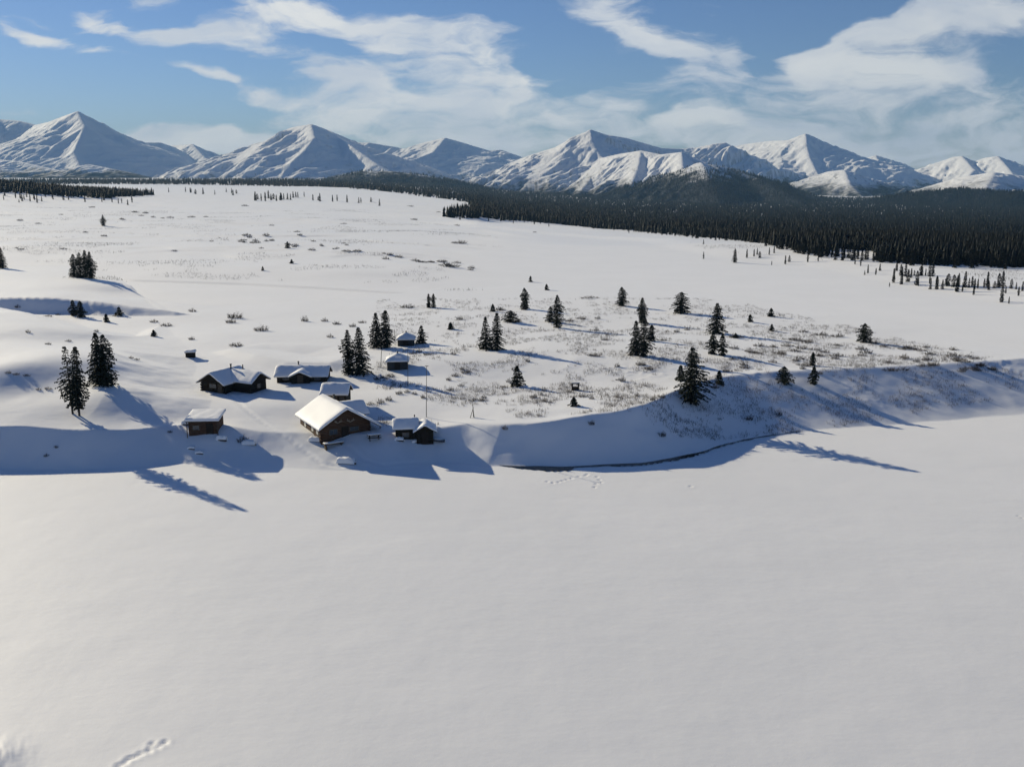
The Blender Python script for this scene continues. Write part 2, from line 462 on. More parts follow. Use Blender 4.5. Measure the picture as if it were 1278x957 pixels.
# far left range
mountain([[(-150, 175, 10200), (-40, 155, 9800), (0, 149, 9500), (25, 151, 9400), (45, 156, 9300), (62, 152, 9000), (80, 145, 8700), (97, 139, 8300), (107, 150, 8450), (125, 160, 8700), (140, 172, 9000),
           (165, 178, 9300), (200, 178, 9500), (215, 183, 9700)],
          [(97, 139, 8300), (106, 158, 7950), (100, 172, 7750), (92, 190, 7500), (100, 208, 7200)],
          [(106, 158, 7950), (70, 180, 7700), (55, 195, 7500)],
          [(0, 149, 9500), (-8, 170, 9000), (-30, 190, 8500)], [(165, 178, 9300), (185, 200, 8800), (200, 215, 8400)]],
         0.66, -20, 3, M_FAR, amp=12, gully=14)
mountain([[(190, 186, 10400), (215, 182, 10300), (240, 180, 10000), (255, 187, 10100), (270, 195, 10300), (290, 192, 10200), (312, 201, 10400), (340, 214, 10600)],
          [(240, 180, 10000), (262, 205, 9300), (270, 220, 8900)], [(290, 192, 10200), (285, 210, 9800)]], 0.5, -20, 9, M_FAR, amp=25, gully=20)
# dark wooded feet of the left range
mountain([[(-120, 190, 7600), (-40, 196, 7400), (20, 201, 7200), (70, 212, 7000), (110, 220, 6800)], [(70, 214, 6700), (110, 205, 6700), (150, 213, 6600), (190, 224, 6500)]], 0.3, -10, 31, M_WOOD, amp=10, gully=10)
# left centre mountain
mountain([[(225, 232, 8200), (255, 219, 8000), (280, 206, 7800), (310, 190, 7500), (340, 173, 7200), (365, 159, 6900), (388, 155, 6600), (410, 163, 6900), (435, 175, 7200), (460, 186, 7500), (490, 198, 7800), (530, 215, 8000)],
          [(388, 155, 6600), (392, 172, 6250), (380, 188, 6050), (362, 204, 5850), (350, 222, 5650)],
          [(410, 163, 6800), (440, 184, 6250), (425, 200, 6050), (405, 216, 5850)],
          [(440, 184, 6250), (470, 205, 5900), (500, 222, 5700)],
          [(340, 173, 7200), (312, 205, 6500), (300, 222, 6200)]],
         0.55, -60, 14, M_MID, amp=9, gully=30, gdir=-0.75, fine=12)
# middle background
mountain([[(410, 186, 9300), (430, 178, 9100), (460, 178, 9000), (490, 183, 9000), (510, 187, 9100), (525, 179, 8800), (555, 172, 8500), (570, 176, 8600), (590, 182, 8700), (610, 188, 8800), (625, 187, 8800), (645, 194, 8900), (680, 206, 9100)],
          [(555, 172, 8500), (540, 190, 8000), (500, 205, 7500)], [(590, 182, 8700), (600, 205, 8000), (570, 216, 7600)], [(490, 183, 9000), (470, 200, 8500)]],
         0.45, -60, 21, M_FAR, amp=20, gully=20)
# central mountain: crest
mountain([[(560, 238, 7100), (590, 226, 6900), (620, 213, 6700), (650, 198, 6350), (680, 188, 6000), (700, 182, 5750), (720, 172, 5520), (737, 162, 5300), (755, 168, 5500), (780, 172, 5750), (800, 178, 5950), (825, 185, 6150), (850, 186, 6250),
           (870, 184, 6250), (890, 180, 6200), (905, 178, 6200), (925, 190, 6300), (950, 205, 6400)],
          [(737, 162, 5300), (738, 174, 5170), (744, 186, 5060), (752, 197, 4960)],
          [(700, 182, 5750), (690, 205, 5300), (672, 228, 4900), (655, 244, 4600)],
          [(650, 198, 6350), (632, 222, 5700), (612, 240, 5200)]],
         0.6, -95, 33, M_MID, amp=9, gully=40, gdir=-0.75, fine=15, nx=560, ny=380)
# central mountain: lower front ridge
mountain([[(735, 203, 5100), (752, 197, 4960), (775, 192, 4830), (800, 188, 4680), (825, 193, 4560), (850, 190, 4400), (880, 203, 4300), (905, 212, 4250), (930, 228, 4200)],
          [(800, 188, 4680), (795, 212, 4350), (780, 250, 4000)],
          [(850, 190, 4400), (852, 215, 4050), (842, 252, 3700)], [(752, 197, 4960), (735, 225, 4550), (715, 250, 4200)]],
         0.55, -95, 40, M_MID, amp=8, gully=34, gdir=-0.75, fine=15, nx=520, ny=360)
# large white mountain
mountain([[(850, 212, 8600), (880, 200, 8400), (900, 186, 8200), (930, 180, 8100), (960, 176, 7800), (985, 175, 7500), (1005, 167, 7100), (1020, 176, 7300), (1040, 188, 7600), (1065, 198, 7900), (1090, 205, 8100), (1120, 218, 8300)],
          [(1005, 167, 7100), (1006, 180, 6850), (1010, 196, 6600), (1018, 213, 6350), (1030, 232, 6100)],
          [(930, 180, 8100), (905, 205, 7300), (890, 222, 6900)]],
         0.5, -90, 52, M_WHITE, amp=12, gully=12, nx=460, ny=320)
mountain([[(1030, 212, 9600), (1060, 201, 9400), (1080, 198, 9200), (1093, 194, 9000), (1110, 199, 9200), (1135, 211, 9500), (1160, 224, 9700)], [(1093, 194, 9000), (1100, 215, 8500)]],
         0.45, -80, 61, M_WHITE, amp=15, gully=12)
# far right
mountain([[(1060, 236, 8300), (1110, 225, 8000), (1150, 212, 7700), (1190, 196, 7300), (1200, 195, 7200), (1215, 203, 7400), (1230, 197, 7200), (1245, 195, 7000), (1262, 204, 7200), (1290, 215, 7500), (1340, 222, 7700), (1400, 235, 7900)],
          [(1200, 195, 7200), (1215, 212, 6800), (1200, 230, 6400)], [(1245, 195, 7000), (1262, 215, 6600), (1270, 232, 6300)]],
         0.48, -90, 73, M_WHITE, amp=15, gully=16)
# low hills in front, on the right
mountain([[(985, 234, 5900), (1010, 222, 5600), (1035, 214, 5300), (1053, 212, 5100), (1075, 222, 5200), (1100, 232, 5400), (1130, 246, 5600)],
          [(1053, 212, 5100), (1060, 230, 4800), (1080, 250, 4500)], [(1020, 219, 5400), (1015, 240, 4900)]],
         0.42, -110, 81, M_BRUSH, amp=12, gully=16)
mountain([[(1100, 252, 5000), (1130, 242, 4700), (1165, 231, 4400), (1200, 221, 4100), (1240, 215, 3900), (1278, 220, 4000), (1340, 232, 4200)], [(1240, 215, 3900), (1225, 240, 3500)], [(1165, 231, 4400), (1160, 250, 3900)]],
         0.36, -110, 88, M_BRUSH, amp=12, gully=16)
# dark wooded foothills
FOOT = []
FOOT.append(mountain([[(835, 240, 4344), (856, 215, 4176), (874, 205, 4104), (892, 206, 4080), (910, 210, 4080), (943, 222, 3960), (994, 239, 3840), (1062, 256, 3600)], [(874, 203, 4080), (890, 235, 3480), (900, 262, 3000)], [(943, 222, 3960), (1000, 252, 3240)]],
         0.42, -110, 95, M_WOOD, amp=16, gully=26))
FOOT.append(mountain([[(1010, 268, 3960), (1062, 257, 3720), (1100, 249, 3600), (1140, 241, 3480), (1200, 236, 3360), (1260, 240, 3240), (1330, 236, 3240), (1420, 245, 3240)], [(1140, 241, 3480), (1160, 270, 2880)], [(1260, 240, 3240), (1240, 268, 2760)]],
         0.3, -110, 99, M_WOOD, amp=14, gully=18))
FOOT.append(mountain([[(360, 240, 5400), (400, 227, 5200), (450, 214, 5000), (490, 214, 4900), (530, 219, 4800), (580, 229, 4700), (640, 242, 4600)], [(450, 214, 5000), (430, 240, 4500)], [(530, 219, 4800), (560, 245, 4300)]],
         0.3, -90, 105, M_WOOD, amp=12, gully=14))
# ------------------------------------------------------------------ materials for things
def needle_material(name, a, b):
    m = mat(name, a, 0.75, 0.12); t = NT(m.node_tree)
    p = t.pos(); c = t.mix(t.ramp(t.noise(p, 1.4, 3), 0.35, 0.65), a, b)
    t.l(c, m.node_tree.nodes['Principled BSDF'].inputs['Base Color']); return m
M_NEEDLE = needle_material('needles', (0.011, 0.015, 0.011), (0.026, 0.033, 0.023))
M_FNEEDLE = needle_material('far_needles', (0.007, 0.009, 0.009), (0.016, 0.019, 0.018))
M_BARK = mat('bark', (0.045, 0.035, 0.028), 0.9)
M_TWIG = mat('twig', (0.13, 0.105, 0.085), 0.9, 0.1)
M_TWIGD = mat('twig_dark', (0.085, 0.072, 0.06), 0.9, 0.1)

def log_material(name, c1, c2):
    m = mat(name, c1, 0.85, 0.15); t = NT(m.node_tree); b = m.node_tree.nodes['Principled BSDF']
    tc = t.n('ShaderNodeTexCoord'); s = t.n('ShaderNodeSeparateXYZ'); t.l(tc.outputs['Object'], s.inputs[0])
    w = t.math('ABSOLUTE', t.math('SINE', t.math('MULTIPLY', s.outputs[2], math.pi / 0.24)))
    n = t.noise(t.map(tc.outputs['Object'], (0.8, 0.8, 6)), 1.6, 5)
    c = t.mix(t.ramp(n, 0.3, 0.7), c1, c2)
    c = t.mix(t.ramp(w, 0.0, 0.35, 0.55, 0.0), c, (0.012, 0.009, 0.007))
    t.l(c, b.inputs['Base Color'])
    bp = t.n('ShaderNodeBump'); bp.inputs['Strength'].default_value = 0.9; bp.inputs['Distance'].default_value = 0.06
    t.l(w, bp.inputs['Height']); t.l(bp.outputs[0], b.inputs['Normal'])
    return m
M_LOG = log_material('brown_logs', (0.066, 0.037, 0.024), (0.11, 0.064, 0.041))
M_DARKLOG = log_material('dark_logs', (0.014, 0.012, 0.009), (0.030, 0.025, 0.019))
M_GREYLOG = log_material('grey_boards', (0.035, 0.04, 0.045), (0.06, 0.063, 0.066))
M_SUNLITLOG = log_material('sunlit_tint_logs', (0.12, 0.075, 0.03), (0.20, 0.13, 0.06))  # log colour brightened to stand for sun on an end wall
def wood_material(name, c1, c2):
    m = mat(name, c1, 0.85, 0.15); t = NT(m.node_tree)
    tc = t.n('ShaderNodeTexCoord')
    c = t.mix(t.ramp(t.noise(t.map(tc.outputs['Object'], (6, 1, 6)), 2.0, 5), 0.3, 0.7), c1, c2)
    t.l(c, m.node_tree.nodes['Principled BSDF'].inputs['Base Color']); return m
M_WOOD2 = wood_material('weathered_wood', (0.05, 0.038, 0.028), (0.11, 0.085, 0.06))
M_DARKWOOD = wood_material('dark_wood', (0.018, 0.014, 0.011), (0.04, 0.03, 0.024))
M_POLE = wood_material('grey_pole', (0.10, 0.095, 0.085), (0.17, 0.16, 0.145))
M_PANE = mat('window_pane', (0.05, 0.06, 0.07), 0.12, 0.6)
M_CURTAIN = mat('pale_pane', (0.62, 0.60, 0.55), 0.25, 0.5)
M_FRAME = mat('window_frame', (0.10, 0.085, 0.065), 0.7)
M_ANTLER = mat('antler', (0.42, 0.38, 0.30), 0.7)
M_IRON = mat('stove_pipe', (0.05, 0.05, 0.052), 0.55, 0.5)
M_HULL = mat('boat_hull', (0.05, 0.06, 0.08), 0.45, 0.4)
M_WATER = mat('water', (0.006, 0.008, 0.009), 0.18, 0.25)

# ------------------------------------------------------------------ open water along the foot of the bank
def build_water():
    pts = wp([(618, 581.2), (650, 583), (700, 583.5), (740, 582.5), (770, 581), (800, 579), (830, 574), (850, 570.5), (870, 567), (885, 563), (900, 558), (925, 551), (940, 548), (960, 545), (1000, 539)])
    rnd = random.Random(5); v = []; f = []
    dense = []
    for (ax, ay), (bx, by) in zip(pts[:-1], pts[1:]):
        n = max(2, int(math.hypot(bx - ax, by - ay) / 0.35))
        for i in range(n): dense.append((ax + (bx - ax) * i / n, ay + (by - ay) * i / n))
    n = len(dense)
    for i, (x, y) in enumerate(dense):
        t = i / (n - 1)
        wid = min(1.0, t * 6) * min(1, (1 - t) * 3)
        k = 0.55 + 0.25 * math.sin(i * 0.11) + 0.3 * math.sin(i * 0.043 + 1) + rnd.uniform(-0.16, 0.16)
        wd = max(0.1, (2.3 if t < .75 else 1.5) * k) * wid
        if math.sin(i * 0.13) + math.sin(i * 0.071 + 2) < (-0.5 if t > 0.72 else -1.5): wd *= 0.25
        v += [(x, y - wd + 0.25, 0.10), (x + 0.1, y + 1.6, 0.10)]
    f = [(2 * i, 2 * i + 2, 2 * i + 3, 2 * i + 1) for i in range(n - 1)]
    o = raw_mesh('open_water', v, f, M_WATER); tag(o, kind='structure')
build_water()

# ------------------------------------------------------------------ spruce trees
def spruce_meshes(h, r, seed, bare=0.06, dens=1.0, shape='cone', lean=0.0, curve=0.0, big=1.0, cut=None):
    """one tree in local metres: (trunk MB, crown verts, crown faces)"""
    rnd = random.Random(seed)
    tr = MB(); n = 6
    prev = Vector((0, 0, -0.6))
    def axis(z): 
        t = z / h
        return Vector((lean * z + curve * math.sin(t * 3.0) * 0.5, 0, z))
    for i in range(1, n + 1):
        z = h * i / n * 0.985; q = axis(z)
        rad = lambda zz: max(0.015, 0.016 * h * (1 - max(zz, 0) / h) + 0.012)
        tr.bar(prev, q, rad(prev.z), rad(z), 6); prev = q
    V = []; F = []
    def kite(o, d, L, w, roll):
        u = d.cross(Vector((0, 0, 1)))
        if u.length < 1e-3: u = Vector((1, 0, 0))
        u.normalize(); s = u * math.cos(roll) + d.cross(u) * math.sin(roll)
        b = len(V)
        m = o + d * L * 0.45
        V.extend([o, m + s * w, o + d * L, m - s * w + d * (L * 0.1)])
        F.append((b, b + 1, b + 2, b + 3))
    nl = int(h * 4.2 * dens / max(.5, min(1, big))) + 5
    lob = [rnd.uniform(0.72, 1.12) for _ in range(7)]
    gaps = [rnd.random() for _ in range(nl + 1)]
    for i in range(nl):
        t = (i + rnd.uniform(-0.3, 0.3)) / (nl - 1); t = min(max(t, 0), 0.99)
        z = h * (bare + (1 - bare) * t)
        if shape == 'cone': p = (1 - t) ** 0.85 * (0.92 if t > 0.12 else 0.75) + 0.05
        elif shape == 'column': p = min(1, (1 - t) * 2.3) ** 0.8 * (0.8 + 0.2 * math.sin(t * 9 + seed)) * (0.65 + 0.35 * min(1, t * 5)) + 0.04
        else: p = (math.sin(min(1, 0.15 + t * 0.87) * math.pi) ** 0.55) * (1 - 0.25 * t) + 0.06
        nb = rnd.randint(5, 7) if dens > 0.75 else rnd.randint(3, 5)
        a0 = rnd.random() * 6.28
        for k in range(nb):
            a = a0 + k * 6.283 / nb + rnd.uniform(-0.4, 0.4)
            L = r * p * rnd.uniform(0.7, 1.12) * lob[int(a * 7 / 6.283) % 7]
            if rnd.random() < 0.10: L *= 1.25
            droop = -0.42 + 0.62 * t + rnd.uniform(-0.12, 0.12)
            d = Vector((math.cos(a), math.sin(a), droop)).normalized()
            o = axis(z)
            m = max(2, int(L / (0.26 * big)))
            for j in range(m):
                q = (j + 0.55 + rnd.uniform(-.2, .2)) / m
                pt = o + d * (L * q * 0.9) + Vector((0, 0, -0.10 * q * q * L + rnd.uniform(-.04, .04)))
                for e in range(2):
                    dd = (d + Vector((rnd.uniform(-.65, .65), rnd.uniform(-.65, .65), rnd.uniform(-.5, .2)))).normalized()
                    kite(pt - dd * 0.12, dd, (1 - .45 * t) * big * rnd.uniform(0.34, 0.58), big * rnd.uniform(0.09, 0.17), rnd.uniform(-0.9, 0.9))
                kite(pt, (d + Vector((rnd.uniform(-.3, .3), rnd.uniform(-.3, .3), -0.9))).normalized(), big * rnd.uniform(0.22, 0.38), big * 0.09, rnd.uniform(0, 3.1))
    top = axis(h * 0.97)
    for k in range(8):
        kite(top + Vector((0, 0, -0.08 * k)), Vector((rnd.uniform(-.25, .25), rnd.uniform(-.25, .25), 1)).normalized(), 0.3 * big, 0.07 * big, rnd.uniform(0, 3))
    return tr, V, F

def spruce(px, py, hpx, wpx, label, seed, group=None, name='spruce_tree', cat='tree', **kw):
    x, y, z = at(px, py)
    depth = y * CP + (CAM_H - z) * SP
    h = hpx * depth / FPX * 1.02; r = wpx * depth / FPX * (0.72 if kw.get('shape', 'cone') == 'column' else 0.82)
    root = empty(name, (x, y, z - 0.05), random.Random(seed).uniform(0, 6.28) if not (kw.get('lean') or kw.get('curve')) else 0)
    tag(root, label, cat, group)
    tr, V, F = spruce_meshes(h, r, seed, big=min(1.0, max(0.3, r / 1.2)), **kw)
    tr.build('trunk', M_BARK, root)
    c = raw_mesh('crown', V, F, M_NEEDLE); c.parent = root
    return root

TREES = [
 # px, py(base), height px, width px, label, options
 (3, 335, 25, 11, 'lone narrow spruce cut by the left edge of the photo above the snowy hill', {}),
 (93, 346, 28, 12, 'leftmost spruce of the tight clump on the ridge behind the left hill', {'shape': 'column'}),
 (101, 347, 31, 13, 'second spruce from the left in the tight clump on the ridge', {'shape': 'column'}),
 (108, 347, 34, 13, 'tallest spruce in the tight clump on the ridge behind the left hill', {'shape': 'column'}),
 (114, 348, 33, 12, 'rightmost spruce of the tight clump on the ridge', {'shape': 'column'}),
 (92, 394, 19, 11, 'left one of two stubby spruces sunk behind the crest of the left hill', {'shape': 'column'}),
 (101, 396, 20, 13, 'right one of two stubby spruces sunk behind the crest of the left hill', {'shape': 'column'}),
 (149, 394, 10, 11, 'small bushy spruce standing in the shaded gully on the left', {}),
 (133, 402, 10, 9, 'little cone of a spruce on the crest of the hill below the shaded gully', {}),
 (192, 420, 8, 8, 'tiny spruce on the slope above the small storage box', {}),
 (129, 282, 13, 7, 'small dark spruce alone on the wide snowfield far left', {'shape': 'column'}),
 (91, 517, 84, 24, 'thin see-through spruce with a bare lower trunk, left of a pair on the near hill', {'shape': 'column', 'bare': 0.14, 'dens': 0.55, 'lean': -0.03}),
 (99, 519, 86, 21, 'dense tall spruce leaning beside the thin see-through one on the near hill', {'shape': 'column', 'bare': 0.13, 'dens': 0.95, 'lean': 0.03}),
 (124, 480, 64, 30, 'left twin of the broad spruces on top of the near hill', {'shape': 'cone', 'bare': 0.08}),
 (133, 481, 63, 29, 'right twin of the broad spruces on top of the near hill', {'shape': 'column', 'bare': 0.05}),
 (435, 467, 55, 16, 'narrow spruce at the left of the pair behind the long cabin', {'shape': 'column'}),
 (449, 467, 58, 27, 'wide dense spruce at the right of the pair behind the long cabin', {'shape': 'cone', 'bare': 0.02}),
 (470, 434, 43, 22, 'left spruce of the big pair beside the farther pyramid roofed hut', {'shape': 'cone', 'bare': 0.02}),
 (482, 434, 46, 21, 'right spruce of the big pair beside the farther pyramid roofed hut', {'shape': 'column', 'bare': 0.02}),
 (526, 429, 22, 13, 'small neat spruce right of the farther pyramid roofed hut', {}),
 (535, 384, 17, 6, 'left thin spruce of the little pair at the back edge of the bench', {'shape': 'column'}),
 (541, 384, 17, 6, 'right thin spruce of the little pair at the back edge of the bench', {'shape': 'column'}),
 (562, 411, 8, 9, 'tiny spruce by itself between the huts and the twin spruces', {}),
 (606, 436, 40, 19, 'left half of the twin spruces casting one wide shadow in mid bench', {'bare': 0.0}),
 (620, 437, 46, 19, 'right and taller half of the twin spruces in mid bench', {'bare': 0.0}),
 (637, 402, 14, 15, 'round low spruce right behind the twin spruces', {'shape': 'round', 'bare': 0.0}),
 (615, 389, 9, 8, 'tiny spruce behind the twin spruces', {}),
 (654, 386, 26, 14, 'ragged spruce at the back of the bench, between tiny and flag shaped ones', {'shape': 'column', 'curve': 0.5}),
 (695, 409, 40, 14, 'tall spindly spruce with a smaller one touching its left side', {'shape': 'column'}),
 (687, 402, 19, 14, 'low spruce touching the left side of a tall spindly one', {'bare': 0.0}),
 (645, 482, 25, 18, 'conical spruce alone in the open between twin spruces and bank edge', {'bare': 0.0}),
 (716, 507, 11, 12, 'knee high spruce on the lip of the bank below the wooden stand', {'bare': 0.0}),
 (775, 382, 23, 12, 'bent spruce with a curved top at the back edge of the bench', {'shape': 'column', 'curve': 0.8, 'bare': 0.1}),
 (662, 352, 7, 6, 'upper one of two tiny spruces on the flat behind the bench', {}),
 (682, 362, 7, 6, 'lower one of two tiny spruces on the flat behind the bench', {}),
 (801, 403, 31, 14, 'spruce standing straight behind the tall twin topped one', {'shape': 'column'}),
 (793, 443, 42, 19, 'left stem of the tall twin topped spruce in mid bench', {'bare': 0.0}),
 (803, 445, 50, 16, 'right and taller stem of the tall twin topped spruce', {'shape': 'column', 'bare': 0.02}),
 (813, 426, 20, 11, 'small spruce tucked right of the tall twin topped one', {'shape': 'column'}),
 (850, 391, 26, 17, 'egg shaped spruce at the back edge of the bench', {'shape': 'round', 'bare': 0.05}),
 (894, 416, 37, 25, 'broad spruce at the top of the stacked group right of the egg shaped one', {'shape': 'cone', 'bare': 0.05}),
 (889, 442, 27, 15, 'lower left spruce of the stacked group in mid bench', {'shape': 'column', 'bare': 0.0}),
 (901, 444, 27, 12, 'lower right spruce of the stacked group in mid bench', {'shape': 'column', 'bare': 0.0}),
 (862, 502, 67, 37, 'biggest dark spruce, standing on the edge of the shaded bank', {'shape': 'column', 'bare': 0.03, 'dens': 1.15}),
 (849, 475, 19, 13, 'small spruce half hidden behind the biggest one on the bank edge', {'bare': 0.0}),
 (897, 479, 16, 12, 'small cone of a spruce just right of the biggest one', {'bare': 0.0}),
 (978, 478, 20, 16, 'squat spruce on the lip of the shaded bank', {'shape': 'round', 'bare': 0.0}),
 (1014, 456, 16, 9, 'upper one of two small spruces in line above the shaded bank', {'bare': 0.0}),
 (1015, 480, 22, 13, 'lower one of two small spruces, standing on the bank lip', {'shape': 'column', 'bare': 0.0}),
 (1078, 427, 23, 18, 'round topped spruce alone on the right part of the bench', {'shape': 'round', 'bare': 0.03}),
 (936, 402, 9, 8, 'leftmost of a few tiny spruces on the right back of the bench', {}),
 (962, 395, 10, 8, 'farthest of a few tiny spruces on the right back of the bench', {}),
 (963, 413, 8, 7, 'nearest of a few tiny spruces on the right back of the bench', {}),
 (918, 422, 6, 7, 'tiny spruce right of the stacked group', {}),
 (359, 310, 8, 8, 'squat little spruce on the shrubby line across the far flat', {}),
 (364, 329, 5, 5, 'tiny spruce below the shrubby line on the far flat', {}),
 (328, 338, 5, 4, 'tiny spruce on the white slope beyond the frozen channel', {}),
 (917, 328, 17, 6, 'slim spruce standing alone on the far river bank', {'shape': 'column'}),
]
for i, (px, py, hp, wpx, lab, kw) in enumerate(TREES):
    spruce(px, py, hp, wpx, lab, 100 + i, **kw)

# far trees: a few shapes, copied one by one
def proto(h, r, seed, **kw):
    root = empty('spruce_tree', (0, 0, 0))
    tr, V, F = spruce_meshes(h, r, seed, big=1.7, **kw)
    tr.build('trunk', M_BARK, root)
    raw_mesh('crown', V, F, M_FNEEDLE).parent = root
    return root
PRO = [proto(8, 1.25, 1, shape='column', dens=0.6), proto(8, 1.5, 2, dens=0.6), proto(7.5, 1.0, 3, shape='column', dens=0.6), proto(8, 1.7, 4, dens=0.55), proto(6, 1.6, 5, shape='round', dens=0.6), proto(8, 1.1, 6, dens=0.6)]
_used = set()
def far_tree(x, y, h, label, group, rnd):
    k = rnd.randrange(len(PRO))
    if k not in _used: o = PRO[k]; _used.add(k)
    else: o = copy_tree(PRO[k])
    s = h / 8.0
    o.location = (x, y, hz(x, y) - 0.1); o.rotation_euler = (0, 0, rnd.uniform(0, 6.28)); o.scale = (s * rnd.uniform(.85, 1.2), s * rnd.uniform(.85, 1.2), s)
    tag(o, label, 'tree', group)
    return o
rnd = random.Random(77)
# scattered stand on the far river bank, right edge of the photo
STAND = [(1093, 343), (1098, 338), (1110, 358), (1119, 338), (1124, 344), (1126, 343), (1130, 345), (1137, 347), (1141, 344), (1144, 356), (1146, 357), (1149, 344), (1150, 344), (1155, 344), (1160, 345),
         (1164, 345), (1160, 354), (1161, 361), (1169, 356), (1169, 361), (1176, 361), (1181, 356), (1183, 357), (1190, 358), (1194, 358), (1196, 357), (1194, 364), (1201, 364), (1204, 359), (1209, 359), (1213, 358),
         (1216, 361), (1215, 368), (1220, 360), (1228, 359), (1232, 359), (1234, 362), (1241, 360), (1246, 359), (1251, 358), (1255, 366), (1259, 379), (1250, 377), (1262, 360), (1268, 361), (1271, 369), (1276, 363),
         (1115, 353), (1125, 355), (1133, 352), (1083, 341), (1079, 343), (1074, 332), (1067, 330), (1021, 326), (1008, 327), (985, 327), (963, 331), (980, 330), (948, 322), (945, 318), (941, 320), (932, 322), (960, 318), (966, 316), (878, 305), (878, 323)]
for px, py in STAND:
    x, y, z = at(px, py); dep = y * CP + CAM_H * SP
    hp = rnd.choice([9, 11, 14, 16, 18, 20, 12]) if px > 1110 else rnd.choice([6, 8, 9, 11])
    far_tree(x, y, hp * dep / FPX, 'dark spruce in the loose stand on the far river bank by the right edge', 'spruces in the loose stand on the far bank', rnd)
# front edge of the dense forest on the right
EDGE = [(552, 272), (580, 274), (620, 276), (660, 279), (700, 282), (740, 286), (780, 289), (820, 293), (850, 296), (890, 299), (930, 303), (960, 308), (990, 315), (1020, 321), (1060, 325), (1100, 328), (1150, 332), (1200, 333), (1240, 334), (1300, 336)]
def edge_y(px):
    for (a, b), (c, d) in zip(EDGE[:-1], EDGE[1:]):
        if a <= px <= c: return b + (d - b) * (px - a) / (c - a)
    return EDGE[-1][1] if px > 1300 else EDGE[0][1]
taken = []
for i in range(150):
    q = (i + rnd.random()) / 150
    px = 556 + (1285 - 556) * q ** 0.75
    py = edge_y(px) - abs(rnd.gauss(0, 2.5)) + (rnd.uniform(0, 2.5) if rnd.random() < 0.3 else 0)
    x, y, z = at(px, py)
    far_tree(x, y, rnd.uniform(4.2, 8), 'dark spruce along the front edge of the dense forest on the right', 'spruces along the edge of the forest on the right', rnd)

# the dense forests behind read as one mass each
def forest(name, spots, hrange, zz=None):
    """low detail spruces, three ragged tiers each, as one mass"""
    rr = np.random.RandomState(4)
    n = len(spots); spots = np.array(spots)
    if zz is None: zz = H(spots[:, 0], spots[:, 1], False)
    h = rr.uniform(hrange[0], hrange[1], n) * (0.85 + 0.3 * rr.rand(n))
    Vs = []; Fs = []; base = 0
    K = 6
    for tier, (z0, z1, rr0) in enumerate([(0.02, 0.5, 1.0), (0.28, 0.78, 0.75), (0.58, 1.0, 0.48)]):
        ang = (np.arange(K) / K * 2 * np.pi)[None, :] + rr.rand(n, 1) * 6.28
        rad = h[:, None] * 0.17 * rr0 * rr.uniform(0.55, 1.3, (n, K))
        ring = np.stack([spots[:, 0:1] + rad * np.cos(ang), spots[:, 1:2] + rad * np.sin(ang), zz[:, None] + h[:, None] * (z0 + rr.uniform(-.05, .05, (n, K)))], -1)
        tip = np.stack([spots[:, 0] + rr.uniform(-.1, .1, n), spots[:, 1], zz + h * z1], -1)[:, None, :]
        V = np.concatenate([ring, tip], 1).reshape(-1, 3)
        i0 = base + np.arange(n)[:, None] * (K + 1) + np.arange(K)[None, :]
        i1 = base + np.arange(n)[:, None] * (K + 1) + (np.arange(K)[None, :] + 1) % K
        it = base + np.arange(n)[:, None] * (K + 1) + K + 0 * i0
        Fs.append(np.stack([i0, i1, it], -1).reshape(-1, 3)); Vs.append(V); base += len(V)
    o = raw_mesh(name, np.concatenate(Vs), np.concatenate(Fs), M_FNEEDLE)
    return o
rs = np.random.RandomState(9)
EW = [at(a, b - 1.5)[:2] for a, b in EDGE] 
FPOLY = EW + [(700, 560), (1700, 800), (2600, 2600), (1500, 4200), (700, 4600), (-250, 4400), (-120, 2600), (-60, 1500)]
def scatter(poly, n, ymax, pw=1.0, clear=None):
    P = np.array(poly)
    out = []
    while len(out) < n:
        y = P[:, 1].min() + (min(ymax, P[:, 1].max()) - P[:, 1].min()) * rs.rand(40000) ** pw
        x = y * (-0.62 + 1.24 * rs.rand(40000))
        ok = (poly_sd(poly, x, y) > 0) & (np.abs(x / y) < 0.60)
        if clear is not None: ok &= clear(x, y)
        out += list(zip(x[ok], y[ok]))
    return out[:n]
def clr(x, y):
    e = poly_sd(FPOLY, x, y)
    return ((fbm(x / 60, y / 100, 4) < 0.16) | (y > 1300)) & (rs.rand(len(x)) < 0.25 + e / 60)
f1 = scatter(FPOLY, 34000, 1500, 1.5, clr)
f2 = scatter(FPOLY, 40000, 4700, 1.0, lambda x, y: y > 900)
tag(forest('forest', f1, (3.2, 8.2)), 'dense dark spruce forest covering the flat on the right below the mountains', 'forest', kind='stuff')
tag(forest('forest', f2, (8, 12)), 'far dark forest at the foot of the central and right mountains', 'forest', kind='stuff')
# belt of woods along the foot of the left mountains
BELT = [WD(a, b, d)[:2] for a, b, d in [(-80, 226, 3300), (130, 226, 3300), (240, 227, 3200), (330, 231, 2900), (420, 234, 2500), (520, 238, 2200), (600, 243, 1900)]] + [(-100, 4600), (-1200, 4800), (-2600, 4600)]
tag(forest('forest', scatter(BELT, 7000, 4700, 1.0), (10, 16)), 'thin dark belt of woods along the foot of the left mountains', 'forest', kind='stuff')
